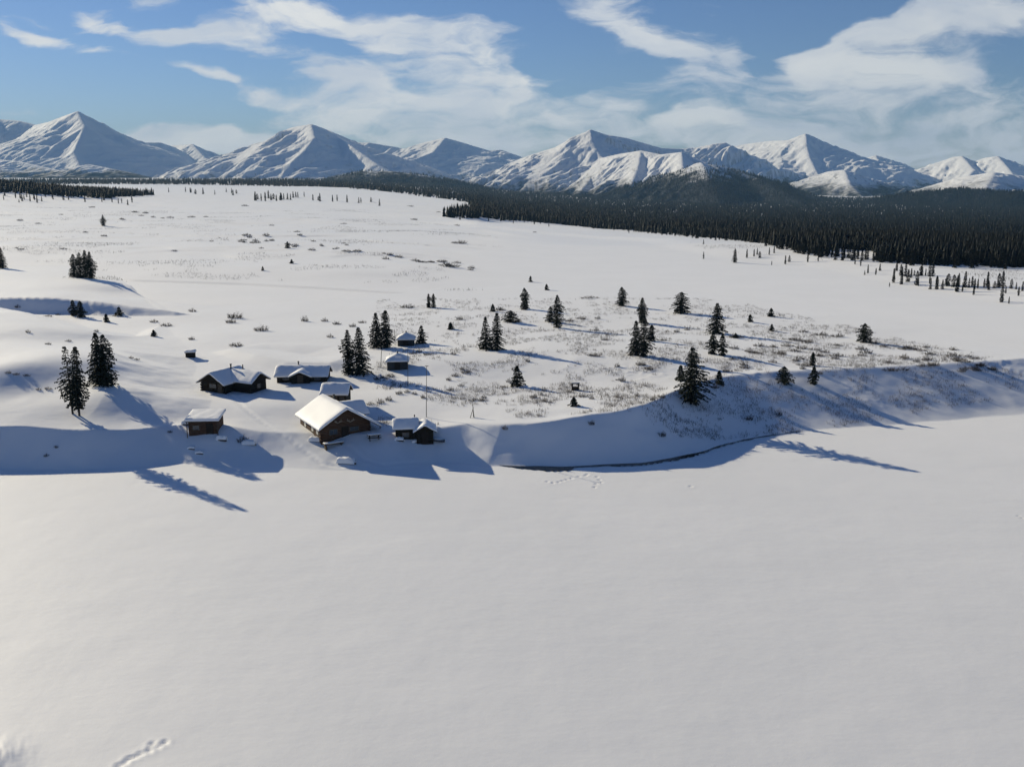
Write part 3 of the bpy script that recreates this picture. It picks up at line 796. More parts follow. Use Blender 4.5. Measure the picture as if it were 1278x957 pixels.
# wooded rise at the left edge
LH = [at(a, b)[:2] for a, b in [(-60, 243), (0, 241), (30, 242), (70, 245), (105, 247), (135, 248)]]
LPOLY = LH + [(LH[-1][0] * 1.1, LH[-1][1] * 1.25), (LH[2][0] * 1.35, LH[2][1] * 1.4), (LH[0][0] * 1.3, LH[0][1] * 1.4)]
tag(forest('forest', scatter(LPOLY, 2600, 4000, 1.0), (7, 11)), 'dark spruce wood on the low rise at the left edge', 'forest', kind='stuff')
for i in range(34):
    px = rnd.uniform(0, 175); py = 242 + px * 0.03 + abs(rnd.gauss(0, 5)) + 1
    x, y, z = at(px, py)
    far_tree(x, y, rnd.uniform(4, 8), 'small dark spruce scattered below the wooded rise at the left edge', 'spruces below the wooded rise on the left', rnd)
for i in range(44):
    px = rnd.choice([rnd.uniform(318, 400), rnd.uniform(330, 375), rnd.uniform(400, 505), rnd.uniform(190, 320)]); py = 249 + max(0, px - 380) * 0.07 + rnd.gauss(0, 1.6) - (8 if px < 300 else 0)
    x, y, z = at(px, py)
    far_tree(x, y, rnd.uniform(7, 11), 'dark spruce in the thin grove far out on the snowfield', 'spruces of the thin grove far out on the snowfield', rnd)

# ------------------------------------------------------------------ willow shrubs and twigs
def shrub_mesh(seed, n, w, h):
    rn = random.Random(seed); m = MB()
    for i in range(n):
        a = rn.uniform(0, 6.28); q = rn.random() ** 0.6
        p = Vector((math.cos(a) * q * w * 0.5, math.sin(a) * q * w * 0.4, -0.1))
        d = Vector((math.cos(a) * q * .5 + rn.uniform(-.35, .35), math.sin(a) * q * .5 + rn.uniform(-.35, .35), 1)).normalized()
        L = h * rn.uniform(0.45, 1.1) * (1 - 0.6 * q * q)
        e = p + d * L
        m.bar(p, e, 0.026, 0.010, 3)
        for j in range(3):
            s = p + d * L * rn.uniform(0.25, 0.9)
            m.bar(s, s + (d + Vector((rn.uniform(-.9, .9), rn.uniform(-.9, .9), rn.uniform(-.3, .3)))).normalized() * L * 0.4, 0.016, 0.006, 3)
    return m
SH = [shrub_mesh(k, 60, 1.6, 1.0).build('willow_shrub', M_TWIG if k % 2 else M_TWIGD) for k in range(5)]
_shu = set()
def shrub(px, py, wpx, hpx, label, group=None, k=None):
    x, y, z = at(px, py); dep = y * CP + (CAM_H - z) * SP
    k = rnd.randrange(5) if k is None else k
    o = SH[k]
    if k in _shu: o = o.copy(); COL.objects.link(o)
    _shu.add(k)
    sw = wpx * dep / FPX / 1.9; sh = hpx * dep / FPX / 1.05
    o.location = (x, y, z); o.scale = (sw, sw * 0.8, sh); o.rotation_euler = (0, 0, rnd.uniform(-.5, .5))
    tag(o, label, 'shrub', group)
    return o
for px, py, w, h, lab in [
    (293, 397, 26, 9, 'widest leafless willow shrub behind the dark log cabin, beside a smaller one'), (288, 403, 15, 7, 'small willow shrub in front of the widest one behind the dark log cabin'), (326, 413, 20, 9, 'dark grey willow shrub on the slope above the long cabin'), (294, 432, 19, 6, 'flat dark shrub mound nearest behind the dark log cabin'),
    (239, 424, 10, 5, 'small dark shrub just above the snow capped storage box'), (207, 407, 17, 5, 'low dark shrub on the crest right of the gully'), (240, 389, 12, 5, 'dark shrub at the end of the shaded gully'), (192, 402, 12, 4, 'flat shrub beside the small spruces near the gully'),
    (380, 401, 11, 9, 'upright pale shrub on the bench left of the tall pair of spruces'), (508, 384, 20, 6, 'wide dark shrub left of the thin spruce pair at the back of the bench'), (560, 333, 30, 6, 'long dark willow thicket on the far flat'), (573, 304, 22, 5, 'small willow thicket farther out on the flat'),
    (777, 476, 9, 9, 'round pale shrub right of the wooden stand'), (738, 531, 10, 7, 'dark shrub on the shaded bank below the knee high spruce'), (826, 545, 12, 8, 'dark shrub low on the shaded bank right of centre'), (303, 551, 17, 9, 'brown brush beside the shed shadow at the lake edge'),
    (630, 536, 9, 6, 'sparse shrub on the left end of the shaded bank'), (700, 400, 14, 5, 'low shrub right of the tall spindly spruce'), (735, 372, 26, 3, 'long low dark scrub at the back edge of the bench'), (935, 524, 12, 8, 'dark shrub on the shaded bank below the squat spruce'),
    (972, 519, 10, 7, 'scruffy shrub on the shaded bank toward the right')]:
    shrub(px, py, w, h, lab)
for i in range(70):   # bench, right part
    px = rnd.uniform(900, 1240); lo = 398 + (px - 900) * 0.13; hi = 470 - (px - 900) * 0.02
    py = rnd.uniform(lo, hi)
    shrub(px, py, rnd.uniform(10, 22), rnd.uniform(3.5, 6.5), 'grey leafless shrub poking from the snow on the right part of the bench', 'leafless shrubs on the right part of the bench')
for i in range(46):
    px = rnd.uniform(560, 900); py = rnd.uniform(385, 505)
    shrub(px, py, rnd.uniform(7, 16), rnd.uniform(3.5, 6.5), 'grey leafless shrub poking from the snow in the middle of the bench', 'leafless shrubs in the middle of the bench')
for px, py in [(515, 442), (523, 440), (533, 443), (470, 474), (478, 472), (487, 470), (475, 503), (485, 500), (462, 505), (498, 492), (508, 490), (517, 492), (560, 475), (568, 470), (575, 482), (562, 487), (528, 497), (590, 500), (420, 405), (405, 401), (440, 408), (452, 403), (412, 421), (480, 412)]:
    shrub(px, py, rnd.uniform(8, 13), rnd.uniform(4, 7), 'sparse upright twiggy shrub on the slope around the huts', 'twiggy shrubs around the huts')
for i in range(40):
    t = rnd.random(); px = 300 + 300 * t; py = 298 + 36 * t + rnd.gauss(0, 3)
    shrub(px, py, rnd.uniform(6, 14), rnd.uniform(2, 4), 'low dark shrub in the line of scrub across the far flat', 'shrubs in the line across the far flat')
for i in range(44):
    px = rnd.uniform(10, 900); py = rnd.uniform(256, 318 if px < 500 else 300)
    shrub(px, py, rnd.uniform(5, 12), rnd.uniform(1.5, 3), 'tiny dark tuft of scrub on the wide far snowfield', 'tufts of scrub on the far snowfield')
for px, py in [(20, 468), (33, 470), (60, 395), (22, 384), (35, 415), (60, 430), (72, 393), (85, 426), (120, 414), (163, 447), (170, 449), (60, 486), (48, 487), (10, 466), (70, 560), (58, 570), (212, 540)]:
    shrub(px, py, rnd.uniform(7, 12), rnd.uniform(2.5, 4.5), 'thin twigs of a buried shrub on the smooth left hill', 'buried shrubs on the left hill')
def twigs():
    rr = random.Random(3); V = []; F = []
    cnt = 0
    while cnt < 9500:
        px = rr.uniform(470, 1275); py = rr.uniform(372, 530)
        lo = 372 if px < 900 else 372 + (px - 900) * 0.21
        hi = 515 if px < 850 else 515 - (px - 850) * 0.11
        if not (lo < py < hi): continue
        u, v = ray(px, py); t = (5.3 - CAM_H) / v
        x, y = u * t, t
        g = float(fbm(np.array([x / 11]), np.array([y / 11]), 3)[0]) + (0.12 if px > 930 else 0)
        if g < -0.06 or (g < 0.08 and rr.random() < .6) or rr.random() > 0.75: continue
        cnt += 1
        z = None
        for k in range(rr.randint(3, 7)):
            V.append((x + rr.gauss(0, .25), y + rr.gauss(0, .25), rr.uniform(.2, .62), rr.uniform(-.25, .25), rr.uniform(-.25, .25)))
    V = np.array(V); zz = H(V[:, 0], V[:, 1], False)
    w = 0.02; vs = []; 
    b = np.stack([V[:, 0], V[:, 1], zz - 0.05], -1); tip = b + np.stack([V[:, 3], V[:, 4], V[:, 2]], -1)
    o1 = b + [w, -w * .6, 0]; o2 = b + [-w, -w * .6, 0]; o3 = b + [0, w, 0]
    vs = np.stack([o1, o2, o3, tip], 1).reshape(-1, 3); n = len(V)
    i = np.arange(n)[:, None] * 4
    f = np.concatenate([i + [0, 1, 3], i + [1, 2, 3], i + [2, 0, 3]], 1).reshape(-1, 3)
    o = raw_mesh('twigs', vs, f, M_TWIG)
    tag(o, 'thin dry twigs and grass stems poking through the snow of the bench', 'twigs', kind='stuff')
twigs()

def far_twigs():
    """low dead scrub sticking out of the far flats"""
    rr = np.random.RandomState(21); n = 160000
    y = rr.uniform(300, 1000, n); x = y * rr.uniform(-0.52, 0.52, n)
    g = fbm(x / 60 + 7, y / 45, 5, 0.62) + 0.25 * fbm(x / 160, y / 60 + 2, 2)
    zz = H(x, y, False)
    ok = (g > 0.26) & (zz > 1.0) & (poly_sd(FPOLY, x, y) < 0)
    x = x[ok][:10000]; y = y[ok][:10000]; zz = zz[ok][:10000]; n = len(x)
    h = rr.uniform(0.3, 1.0, n); w = 0.05
    b = np.stack([x, y, zz - 0.05], -1); tip = b + np.stack([rr.uniform(-.4, .4, n), rr.uniform(-.4, .4, n), h], -1)
    vs = np.stack([b + [w, -w * .6, 0], b + [-w, -w * .6, 0], b + [0, w, 0], tip], 1).reshape(-1, 3)
    i = np.arange(n)[:, None] * 4
    f = np.concatenate([i + [0, 1, 3], i + [1, 2, 3], i + [2, 0, 3]], 1).reshape(-1, 3)
    tag(raw_mesh('scrub', vs, f, M_TWIGD), 'thin dead scrub sticking out of the far snow flats', 'scrub', kind='stuff')
far_twigs()
# woods climbing the foothills
for (X, Y, Z), n, top, hr in ((FOOT[0], 9000, 46, (7, 12)), (FOOT[1], 11000, 60, (7, 12)), (FOOT[2], 9000, 20, (9, 15))):
    iy = rs.randint(0, X.shape[0] - 1, n * 6); ix = rs.randint(0, X.shape[1] - 1, n * 6)
    zz = Z[iy, ix]; xx = X[iy, ix] + rs.uniform(-8, 8, n * 6); yy = Y[iy, ix] + rs.uniform(-8, 8, n * 6)
    k = (zz + 45 * fbm(xx / 130, yy / 130, 4) + rs.uniform(-25, 25, n * 6) < top) & (zz > H(xx, yy, False) - 2)
    sp = np.stack([xx, yy], -1)[k][:n]; zk = zz[k][:n]
    tag(forest('forest', sp, hr, zk), ['dark spruce woods climbing the snow topped foothill right of centre', 'dark spruce woods on the low foothill at the far right', 'dark spruce woods on the foothill below the left centre mountain'][0 if X is FOOT[0][0] else 1 if X is FOOT[1][0] else 2], 'forest', kind='stuff')
# ------------------------------------------------------------------ cabins
def zat(px, py, d): return CAM_H + ray(px, py)[1] * d

def cap(fn, x0, x1, y0, y1, t, name, material, parent, nx=22, ny=16, seed=0, edge=0.5, flat=False):
    """a layer following the roof surface fn(x, y): a board roof (flat) or the snow lying on it"""
    xs = np.linspace(0, 1, nx); ys = np.linspace(0, 1, ny)
    if not flat:
        xs = 0.5 - 0.5 * np.cos(xs * np.pi); ys = 0.5 - 0.5 * np.cos(ys * np.pi)
    U, V = np.meshgrid(xs, ys)
    X = x0 + (x1 - x0) * U; Y = y0 + (y1 - y0) * V
    B = np.vectorize(fn)(X, Y)
    ex = np.minimum(U, 1 - U) * (x1 - x0); ey = np.minimum(V, 1 - V) * (y1 - y0)
    e = np.minimum(ex, ey)
    if flat: T = np.full(X.shape, t)
    else:
        T = t * (edge + (1 - edge) * np.sqrt(np.clip(e / 0.5, 0, 1))) + 0.09 * fbm(X * 0.9 + seed, Y * 0.9 - seed, 3) * np.clip(e / 0.3, 0.3, 1)
        j = 0.06 * fbm(X * 2 + seed, Y * 2, 2) * (e < 0.02); X = X + j; Y = Y + j
    n = nx * ny
    top = np.stack([X, Y, B + T], -1).reshape(-1, 3); bot = np.stack([X, Y, B], -1).reshape(-1, 3)
    idx = np.arange(n).reshape(ny, nx)
    q = np.stack([idx[:-1, :-1], idx[:-1, 1:], idx[1:, 1:], idx[1:, :-1]], -1).reshape(-1, 4)
    fs = [q, q[:, ::-1] + n]
    ring = list(idx[0, :]) + list(idx[1:, -1]) + list(idx[-1, ::-1][1:]) + list(idx[::-1, 0][1:-1])
    for a, b in zip(ring, ring[1:] + ring[:1]): fs.append(np.array([[a, a + n, b + n, b]]))
    o = raw_mesh(name, np.concatenate([top, bot]), np.concatenate(fs), material, smooth=not flat)
    o.parent = parent
    return o

def gable(xl, xr, zr, p):
    return lambda x, y: zr - p * abs(x)

def window(parent, x0, x1, z0, z1, y, pane=None, face='front', xs=0.0):
    """a window in the wall y = const (front) or x = xs (side)"""
    m = MB(); t = 0.07
    def bx(a0, a1, b0, b1, d):
        if face == 'front': m.box(a0, a1, y - d, y + 0.04, b0, b1)
        elif face == 'left': m.box(xs - d, xs + 0.04, a0, a1, b0, b1)
        else: m.box(xs - 0.04, xs + d, a0, a1, b0, b1)
    bx(x0 - t, x0, z0 - t, z1 + t, .05); bx(x1, x1 + t, z0 - t, z1 + t, .05); bx(x0, x1, z0 - t, z0, .05); bx(x0, x1, z1, z1 + t, .05)
    mx = (x0 + x1) / 2; bx(mx - .025, mx + .025, z0, z1, .03)
    f = m.build('window', M_FRAME, parent)
    m2 = MB()
    if face == 'front': m2.box(x0, x1, y - 0.015, y + 0.03, z0, z1)
    elif face == 'left': m2.box(xs - 0.015, xs + 0.03, x0, x1, z0, z1)
    else: m2.box(xs - 0.03, xs + 0.015, x0, x1, z0, z1)
    m2.build('pane', pane or M_PANE, f)
    return f

def door(parent, x0, x1, z0, z1, y, material=None):
    m = MB(); m.box(x0, x1, y - 0.05, y + 0.03, z0, z1); m.box(x0 - .09, x0, y - .08, y + .03, z0, z1 + .09); m.box(x1, x1 + .09, y - .08, y + .03, z0, z1 + .09); m.box(x0, x1, y - .08, y + .03, z1, z1 + .09)
    d = m.build('door', material or M_WOOD2, parent)
    h = MB(); h.bar((x1 - .12, y - .10, (z0 + z1) / 2 - .1), (x1 - .12, y - .10, (z0 + z1) / 2 + .1), .02)
    h.build('handle', M_IRON, d)
    return d

def gable_block(root, W_, L, zr, p, sink, wall_mat, xl=None, xr=None, oy=(0.6, 0.4), snow=0.4, y0=0.0, wall_name='wall', seed=0, stubs=True):
    """walls + board roof + snow; ridge along local Y from y0 to y0 + L, ridge height zr (local)"""
    w = W_ / 2; xl = -(w + 0.5) if xl is None else xl; xr = (w + 0.5) if xr is None else xr
    ze = zr - p * w - 0.02
    wl = MB(); wl.prism([(-w, -sink), (w, -sink), (w, ze), (0, zr - 0.02), (-w, ze)], y0, y0 + L)
    if stubs:   # log ends at the corners
        for sx in (-w, w):
            for k in range(int((ze + 0.6) / 0.48)):
                z = -0.5 + 0.48 * k
                wl.box(sx - 0.11, sx + 0.11, y0 - 0.22, y0 + 0.0, z, z + 0.22)
                wl.box(sx + (0 if sx > 0 else -0.22), sx + (0.22 if sx > 0 else 0), y0 + 0.04, y0 + 0.26, z + 0.24, z + 0.46)
    wl.build(wall_name, wall_mat, root)
    fn = lambda x, y: zr - p * abs(x)
    rf = cap(fn, xl, xr, y0 - oy[0], y0 + L + oy[1], 0.10, 'roof', M_DARKWOOD, root, nx=3 if abs(xl + xr) < 1e-6 else 23, ny=2, flat=True)
    fs = lambda x, y: zr + 0.104 - p * (math.sqrt(x * x + 0.16) - 0.4 + 0.4 * min(1, abs(x) / 0.8) if abs(x) < 0.8 else math.sqrt(x * x + 0.16) ) if False else zr + 0.104 - p * abs(x)
    cap(fs, xl - 0.06, xr + 0.06, y0 - oy[0] - 0.05, y0 + L + oy[1] + 0.05, snow, 'roof_snow', M_ROOFSNOW, rf, seed=seed)
    return rf

def yaw_for(dx, dy): return math.atan2(-dx, dy)

# --- main log cabin
gx, gy = -24.2, 140.1
g = hz(gx, gy); zc = 2.3
cabin = empty('log_cabin', (gx, gy, zc), yaw_for(-0.5, 0.866))
tag(cabin, 'largest brown log cabin, steep snowy gable roof, sunlit left wall with pale windows', 'cabin')
rf = gable_block(cabin, 7.4, 9.4, 4.2, 0.62, 2.0, M_LOG, xl=-4.3, xr=5.2, oy=(0.9, 0.5), snow=0.36, seed=3)
for y0 in (1.2, 3.3, 6.6): window(cabin, y0, y0 + 0.95, 0.45, 1.3, 0, M_CURTAIN, 'left', -3.7)
window(cabin, 0.7, 2.0, 0.75, 1.3, 0.0)
window(cabin, -2.4, -1.3, 0.6, 1.3, 0.0)
door(cabin, -0.55, 0.35, -0.5, 1.45, 0.0, M_DARKWOOD)
a = MB()
for cx, cz in ((-1.15, 2.35), (0.75, 2.3)):
    for s in (-1, 1):
        p0 = Vector((cx, -0.05, cz - .15)); p1 = Vector((cx + s * .38, -0.22, cz + .05)); p2 = Vector((cx + s * .5, -0.14, cz + .42))
        a.bar(p0, p1, .04); a.bar(p1, p2, .035, .015); a.bar(p1, p1 + Vector((s * .3, -.05, .12)), .03, .012); a.bar((p0 + p1) / 2, (p0 + p1) / 2 + Vector((s * .05, -.1, .3)), .028, .012)
a.build('antlers', M_ANTLER, cabin)
ch = MB(); ch.bar((0.9, 7.0, 2.5), (0.9, 7.0, 4.75), .13, n=10); ch.bar((0.9, 7.0, 4.75), (0.9, 7.0, 4.85), .2, .2, n=10); ch.build('stovepipe', M_IRON, cabin, True)
# rear wing, ridge across the main ridge, on the right
wl = MB(); wl.add([(0.3, 3.9, -2), (4.7, 3.9, -2), (4.7, 7.9, -2), (0.3, 7.9, -2), (0.3, 3.9, 2.36), (4.7, 3.9, 2.36), (4.7, 7.9, 2.36), (0.3, 7.9, 2.36), (0.3, 5.9, 3.58), (4.7, 5.9, 3.58)],
                  [(0, 1, 5, 4), (1, 2, 7, 9, 5), (2, 3, 7 - 0, 6) if False else (2, 3, 7, 6), (3, 0, 4, 8, 7), (4, 5, 9, 8), (6, 7, 8, 9)][:1] + [(1, 2, 6, 9, 5), (2, 3, 7, 6), (3, 0, 4, 8, 7), (4, 5, 9, 8), (6, 7, 8, 9)])
wl.build('wall', M_LOG, cabin)
fw = lambda x, y: 3.6 - 0.62 * abs(y - 5.9)
r2 = cap(fw, 0.2, 5.1, 3.4, 8.4, 0.10, 'roof', M_DARKWOOD, cabin, nx=2, ny=3, flat=True)
cap(lambda x, y: fw(x, y) + 0.104, 0.15, 5.16, 3.34, 8.46, 0.34, 'roof_snow', M_ROOFSNOW, r2, seed=9)
st = MB(); st.box(-3.9, -1.0, -1.9, -1.0, -0.35, -0.20); st.box(-3.7, -3.5, -1.8, -1.1, -1.2, -0.354); st.box(-1.4, -1.2, -1.8, -1.1, -1.2, -0.354)
stp = st.build('porch_step', M_WOOD2, cabin)
cap(lambda x, y: -0.196, -3.85, -1.05, -1.85, -1.05, 0.16, 'snow', M_ROOFSNOW, stp, nx=12, ny=6, seed=2)

# --- small shed behind the main cabin
def shed_across(name, label, cat, cx, cy, zbase, half_len, half_dep, zr, p, wall_mat, sink=2.0, snow=0.36, over=0.35, seed=0, rz=0.0):
    root = empty(name, (cx, cy, zbase), rz); tag(root, label, cat)
    hd = half_dep
    m = MB(); ze = zr - p * hd
    m.add([(-half_len, -hd, -sink), (half_len, -hd, -sink), (half_len, hd, -sink), (-half_len, hd, -sink), (-half_len, -hd, ze - .02), (half_len, -hd, ze - .02), (half_len, hd, ze - .02), (-half_len, hd, ze - .02), (-half_len, 0, zr - .02), (half_len, 0, zr - .02)],
          [(0, 1, 5, 4), (1, 2, 6, 9, 5), (2, 3, 7, 6), (3, 0, 4, 8, 7), (4, 5, 9, 8), (6, 7, 8, 9)])
    m.build('wall', wall_mat, root)
    fn = lambda x, y: zr - p * abs(y)
    r = cap(fn, -half_len - over, half_len + over, -hd - over, hd + over, 0.09, 'roof', M_DARKWOOD, root, nx=2, ny=3, flat=True)
    cap(lambda x, y: fn(x, y) + 0.094, -half_len - over - .05, half_len + over + .05, -hd - over - .05, hd + over + .05, snow, 'roof_snow', M_ROOFSNOW, r, seed=seed)
    return root
sx, sy = -28.0, 155.0
sh = shed_across('shed', 'small dark shed with a snowy roof slab, just behind the largest cabin', 'shed', sx, sy, 3.9, 1.9, 1.8, 3.0, 0.64, M_DARKLOG, seed=12, rz=-0.03)
door(sh, -0.4, 0.4, -0.2, 1.65, -1.8); window(sh, 0.9, 1.5, 0.7, 1.3, -1.8)

# --- dark L shaped cabin
px0, py0, z0 = W(266, 489, 3.9)
dk = empty('log_cabin', (px0, py0, 3.9), yaw_for(0.45, 0.89))
tag(dk, 'dark log cabin with two gables and a sagging blue shaded valley roof between them', 'cabin')
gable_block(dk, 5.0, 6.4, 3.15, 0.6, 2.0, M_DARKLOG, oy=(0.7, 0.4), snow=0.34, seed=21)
window(dk, -0.7, 0.7, 0.7, 1.3, 0.0); door(dk, 1.2, 2.0, -0.4, 1.4, 0.0, M_WOOD2)
# its second wing, at a right angle (local +X side), gable towards +X
Lw = 5.0
wl = MB(); wx0, wx1, wy, wz, hw, p2 = 1.0, 6.3, 4.1, 3.05, 1.9, 0.62
wl.add([(wx0, wy - hw, -2), (wx1, wy - hw, -2), (wx1, wy + hw, -2), (wx0, wy + hw, -2), (wx0, wy - hw, wz - p2 * hw), (wx1, wy - hw, wz - p2 * hw), (wx1, wy + hw, wz - p2 * hw), (wx0, wy + hw, wz - p2 * hw), (wx0, wy, wz - .02), (wx1, wy, wz - .02)],
       [(0, 1, 5, 4), (1, 2, 6, 9, 5), (2, 3, 7, 6), (3, 0, 4, 8, 7), (4, 5, 9, 8), (6, 7, 8, 9)])
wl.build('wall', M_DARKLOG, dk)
fw2 = lambda x, y: wz - p2 * abs(y - wy)
r3 = cap(fw2, 0.1, wx1 + 0.6, wy - hw - .5, wy + hw + .5, 0.10, 'roof', M_DARKWOOD, dk, nx=2, ny=3, flat=True)
cap(lambda x, y: fw2(x, y) + 0.104, 0.05, wx1 + 0.65, wy - hw - .55, wy + hw + .55, 0.34, 'roof_snow', M_ROOFSNOW, r3, seed=25)
window(dk, wy - 0.3, wy + 0.4, 0.5, 1.2, 0, M_PANE, 'right', wx1)
ch = MB(); ch.bar((0.5, 4.0, 2.2), (0.5, 4.0, 4.0), .13, n=10); ch.bar((0.5, 4.0, 4.0), (0.5, 4.0, 4.14), .2, .2, n=10); ch.build('stovepipe', M_IRON, dk, True)
ch = MB(); ch.bar((2.6, 4.6, 2.2), (2.6, 4.6, 4.1), .10, n=10); ch.build('vent_pipe', M_IRON, dk, True)

# --- long low cabin with a porch gable in the middle
cx, cy, _ = W(376, 475, 4.6)
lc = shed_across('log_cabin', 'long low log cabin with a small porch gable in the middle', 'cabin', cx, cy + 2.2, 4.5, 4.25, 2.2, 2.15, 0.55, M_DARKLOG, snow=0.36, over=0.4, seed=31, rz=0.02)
pw = MB(); pw.prism([(-1.55, -2), (1.55, -2), (1.55, 1.0), (0, 1.72), (-1.55, 1.0)], -3.3, -1.6); pw.build('porch', M_DARKLOG, lc)
fp = lambda x, y: 1.76 - 0.45 * abs(x)
r4 = cap(fp, -1.95, 1.95, -3.7, -0.6, 0.09, 'porch_roof', M_DARKWOOD, lc, nx=3, ny=2, flat=True)
cap(lambda x, y: fp(x, y) + 0.094, -2.0, 2.0, -3.76, -0.5, 0.34, 'roof_snow', M_ROOFSNOW, r4, seed=35)
door(lc, -0.42, 0.42, -0.4, 1.2, -3.3); window(lc, -3.2, -2.2, 0.25, 0.75, -2.2); window(lc, 2.3, 3.2, 0.25, 0.75, -2.2)
ch = MB(); ch.bar((-0.9, 0.3, 1.6), (-0.9, 0.3, 2.95), .12, n=10); ch.bar((-0.9, 0.3, 2.95), (-0.9, 0.3, 3.05), .18, n=10); ch.build('stovepipe', M_IRON, lc, True)

# --- flat roofed shed by the left hill
fx, fy = -45.0, 142.0
fs_ = empty('shed', (fx, fy, 2.75), 0.06); fs_.scale = (0.93, 0.93, 0.93); tag(fs_, 'flat roofed brown shed under a thick snow slab below the left hill', 'shed')
m = MB(); m.add([(-2.2, -2.2, -2), (2.2, -2.2, -2), (2.2, 2.2, -2), (-2.2, 2.2, -2), (-2.2, -2.2, 2.08), (2.2, -2.2, 2.08), (2.2, 2.2, 2.38), (-2.2, 2.2, 2.38)], [(0, 1, 5, 4), (1, 2, 6, 5), (2, 3, 7, 6), (3, 0, 4, 7), (4, 5, 6, 7)])
m.build('wall', M_LOG, fs_)
ff = lambda x, y: 2.26 + 0.068 * y
r5 = cap(ff, -2.55, 2.55, -2.75, 2.6, 0.10, 'roof', M_DARKWOOD, fs_, nx=2, ny=2, flat=True)
cap(lambda x, y: ff(x, y) + 0.104, -2.62, 2.62, -2.82, 2.66, 0.42, 'roof_snow', M_ROOFSNOW, r5, seed=41, edge=0.75)
for x in (-2.35, 2.35):
    m = MB(); m.bar((x, -2.55, -1.5), (x, -2.55, 2.06), .08); m.build('post', M_WOOD2, fs_)
door(fs_, 0.6, 1.5, -0.3, 1.6, -2.2, M_DARKWOOD); window(fs_, -1.5, -0.6, 0.7, 1.35, -2.2)

# --- small snow capped storage box in the hollow
bx, by, bz = at(238, 446)
sb = empty('storage_box', (bx, by, bz), 0.15); tag(sb, 'small dark wooden storage box with a snow cap in the shaded hollow', 'storage box')
m = MB(); m.box(-.85, .85, -.6, .6, -.6, .95); m.build('box', M_DARKLOG, sb)
r6 = cap(lambda x, y: 0.954, -1.0, 1.0, -.75, .75, 0.07, 'lid', M_DARKWOOD, sb, nx=2, ny=2, flat=True)
cap(lambda x, y: 1.028, -1.05, 1.05, -.8, .8, 0.42, 'snow', M_ROOFSNOW, r6, nx=14, ny=12, seed=45, edge=0.4)

# --- two part cabin at the lake edge
lx, ly, _ = W(508, 549, 2.2)
tb = shed_across('log_cabin', 'small two part log cabin with an end wall coloured paler as sunlit and a gabled porch room', 'cabin', lx - 0.3, ly + 1.4, 1.95, 1.45, 1.3, 2.85, 0.62, M_DARKLOG, snow=0.38, over=0.38, seed=51, rz=0.12)
ew = MB(); ew.box(-1.50, -1.455, -1.1, 1.1, -0.5, 1.9); ew.build('end_wall', M_SUNLITLOG, tb)  # sunlight on this gable end is put into its paler log colour
pr = MB(); pr.prism([(1.5, -2), (3.9, -2), (3.9, 1.75), (2.7, 2.45), (1.5, 1.75)], -2.2, 1.2); pr.build('porch_room', M_DARKLOG, tb)
fq = lambda x, y: 2.5 - 0.6 * abs(x - 2.7)
r7 = cap(fq, 1.05, 4.4, -2.6, 1.35, 0.09, 'roof', M_DARKWOOD, tb, nx=3, ny=2, flat=True)
cap(lambda x, y: fq(x, y) + 0.094, 1.0, 4.45, -2.65, 1.4, 0.30, 'roof_snow', M_ROOFSNOW, r7, seed=55)
door(tb, 2.3, 3.1, -0.3, 1.55, -2.2, M_DARKWOOD); window(tb, -0.5, 0.4, 0.7, 1.3, -1.3)
ch = MB(); ch.bar((1.3, 0.5, 2.2), (1.3, 0.5, 3.5), .10, n=8); ch.build('stovepipe', M_IRON, tb, True)

# --- two huts with pyramid roofs
def hut(px, py, half, hwall, hpeak, label, rz, seed):
    x, y, z = at(px, py); y += half
    z = hz(x, y)
    root = empty('hut', (x, y, z), rz); tag(root, label, 'hut', None)
    m = MB(); m.box(-half, half, -half, half, -1.2, hwall); m.build('wall', M_GREYLOG, root)
    p = (hpeak - hwall) / (half + .2)
    fn = lambda x, y: hwall + 0.004 + p * (half + .2 - max(abs(x), abs(y)))
    r = cap(fn, -half - .25, half + .25, -half - .25, half + .25, 0.08, 'roof', M_DARKWOOD, root, nx=9, ny=9, flat=True)
    cap(lambda x, y: fn(x, y) + 0.084, -half - .3, half + .3, -half - .3, half + .3, 0.30, 'roof_snow', M_ROOFSNOW, r, nx=23, ny=23, seed=seed)
    k = MB(); k.bar((0, 0, hpeak - .1), (0, 0, hpeak + .62), .16, .13, 8); k.build('roof_cap', M_IRON, root, True)
    door(root, -0.4, 0.4, -0.3, hwall - 0.25, -half, M_DARKWOOD)
    return root
hut(495, 462, 1.85, 1.35, 2.35, 'nearer of the two pyramid roofed huts, grey walls, between two thin poles', 0.08, 61)
hut(506, 432, 1.65, 1.25, 2.3, 'farther of the two pyramid roofed huts, beside the big pair of spruces', 0.05, 65)

# ------------------------------------------------------------------ small things
def pole(px, py, hpx, label, lean=0.0, r=0.055, cross=False):
    x, y, z = at(px, py); dep = y * CP + (CAM_H - z) * SP
    h = hpx * dep / FPX * 1.02
    m = MB(); m.bar((0, 0, -.5), (lean * h, 0, h), r, r * 0.6, 8)
    if cross: m.box(lean * h - .28, lean * h + .28, -.03, .03, h - .1, h - .02)
    o = m.build('pole', M_POLE, None); o.location = (x, y, z); tag(o, label, 'pole')
pole(509, 480, 42, 'thin pole with its foot right in front of the nearer pyramid hut', 0.02)
pole(532, 521, 64, 'tallest thin pole, rising behind the two part cabin', 0.025, 0.06, True)
pole(475, 459, 22, 'short pole left of the nearer pyramid hut', 0.08, 0.075)
pole(493, 430, 19, 'short pole left of the farther pyramid hut', 0.0, 0.075)
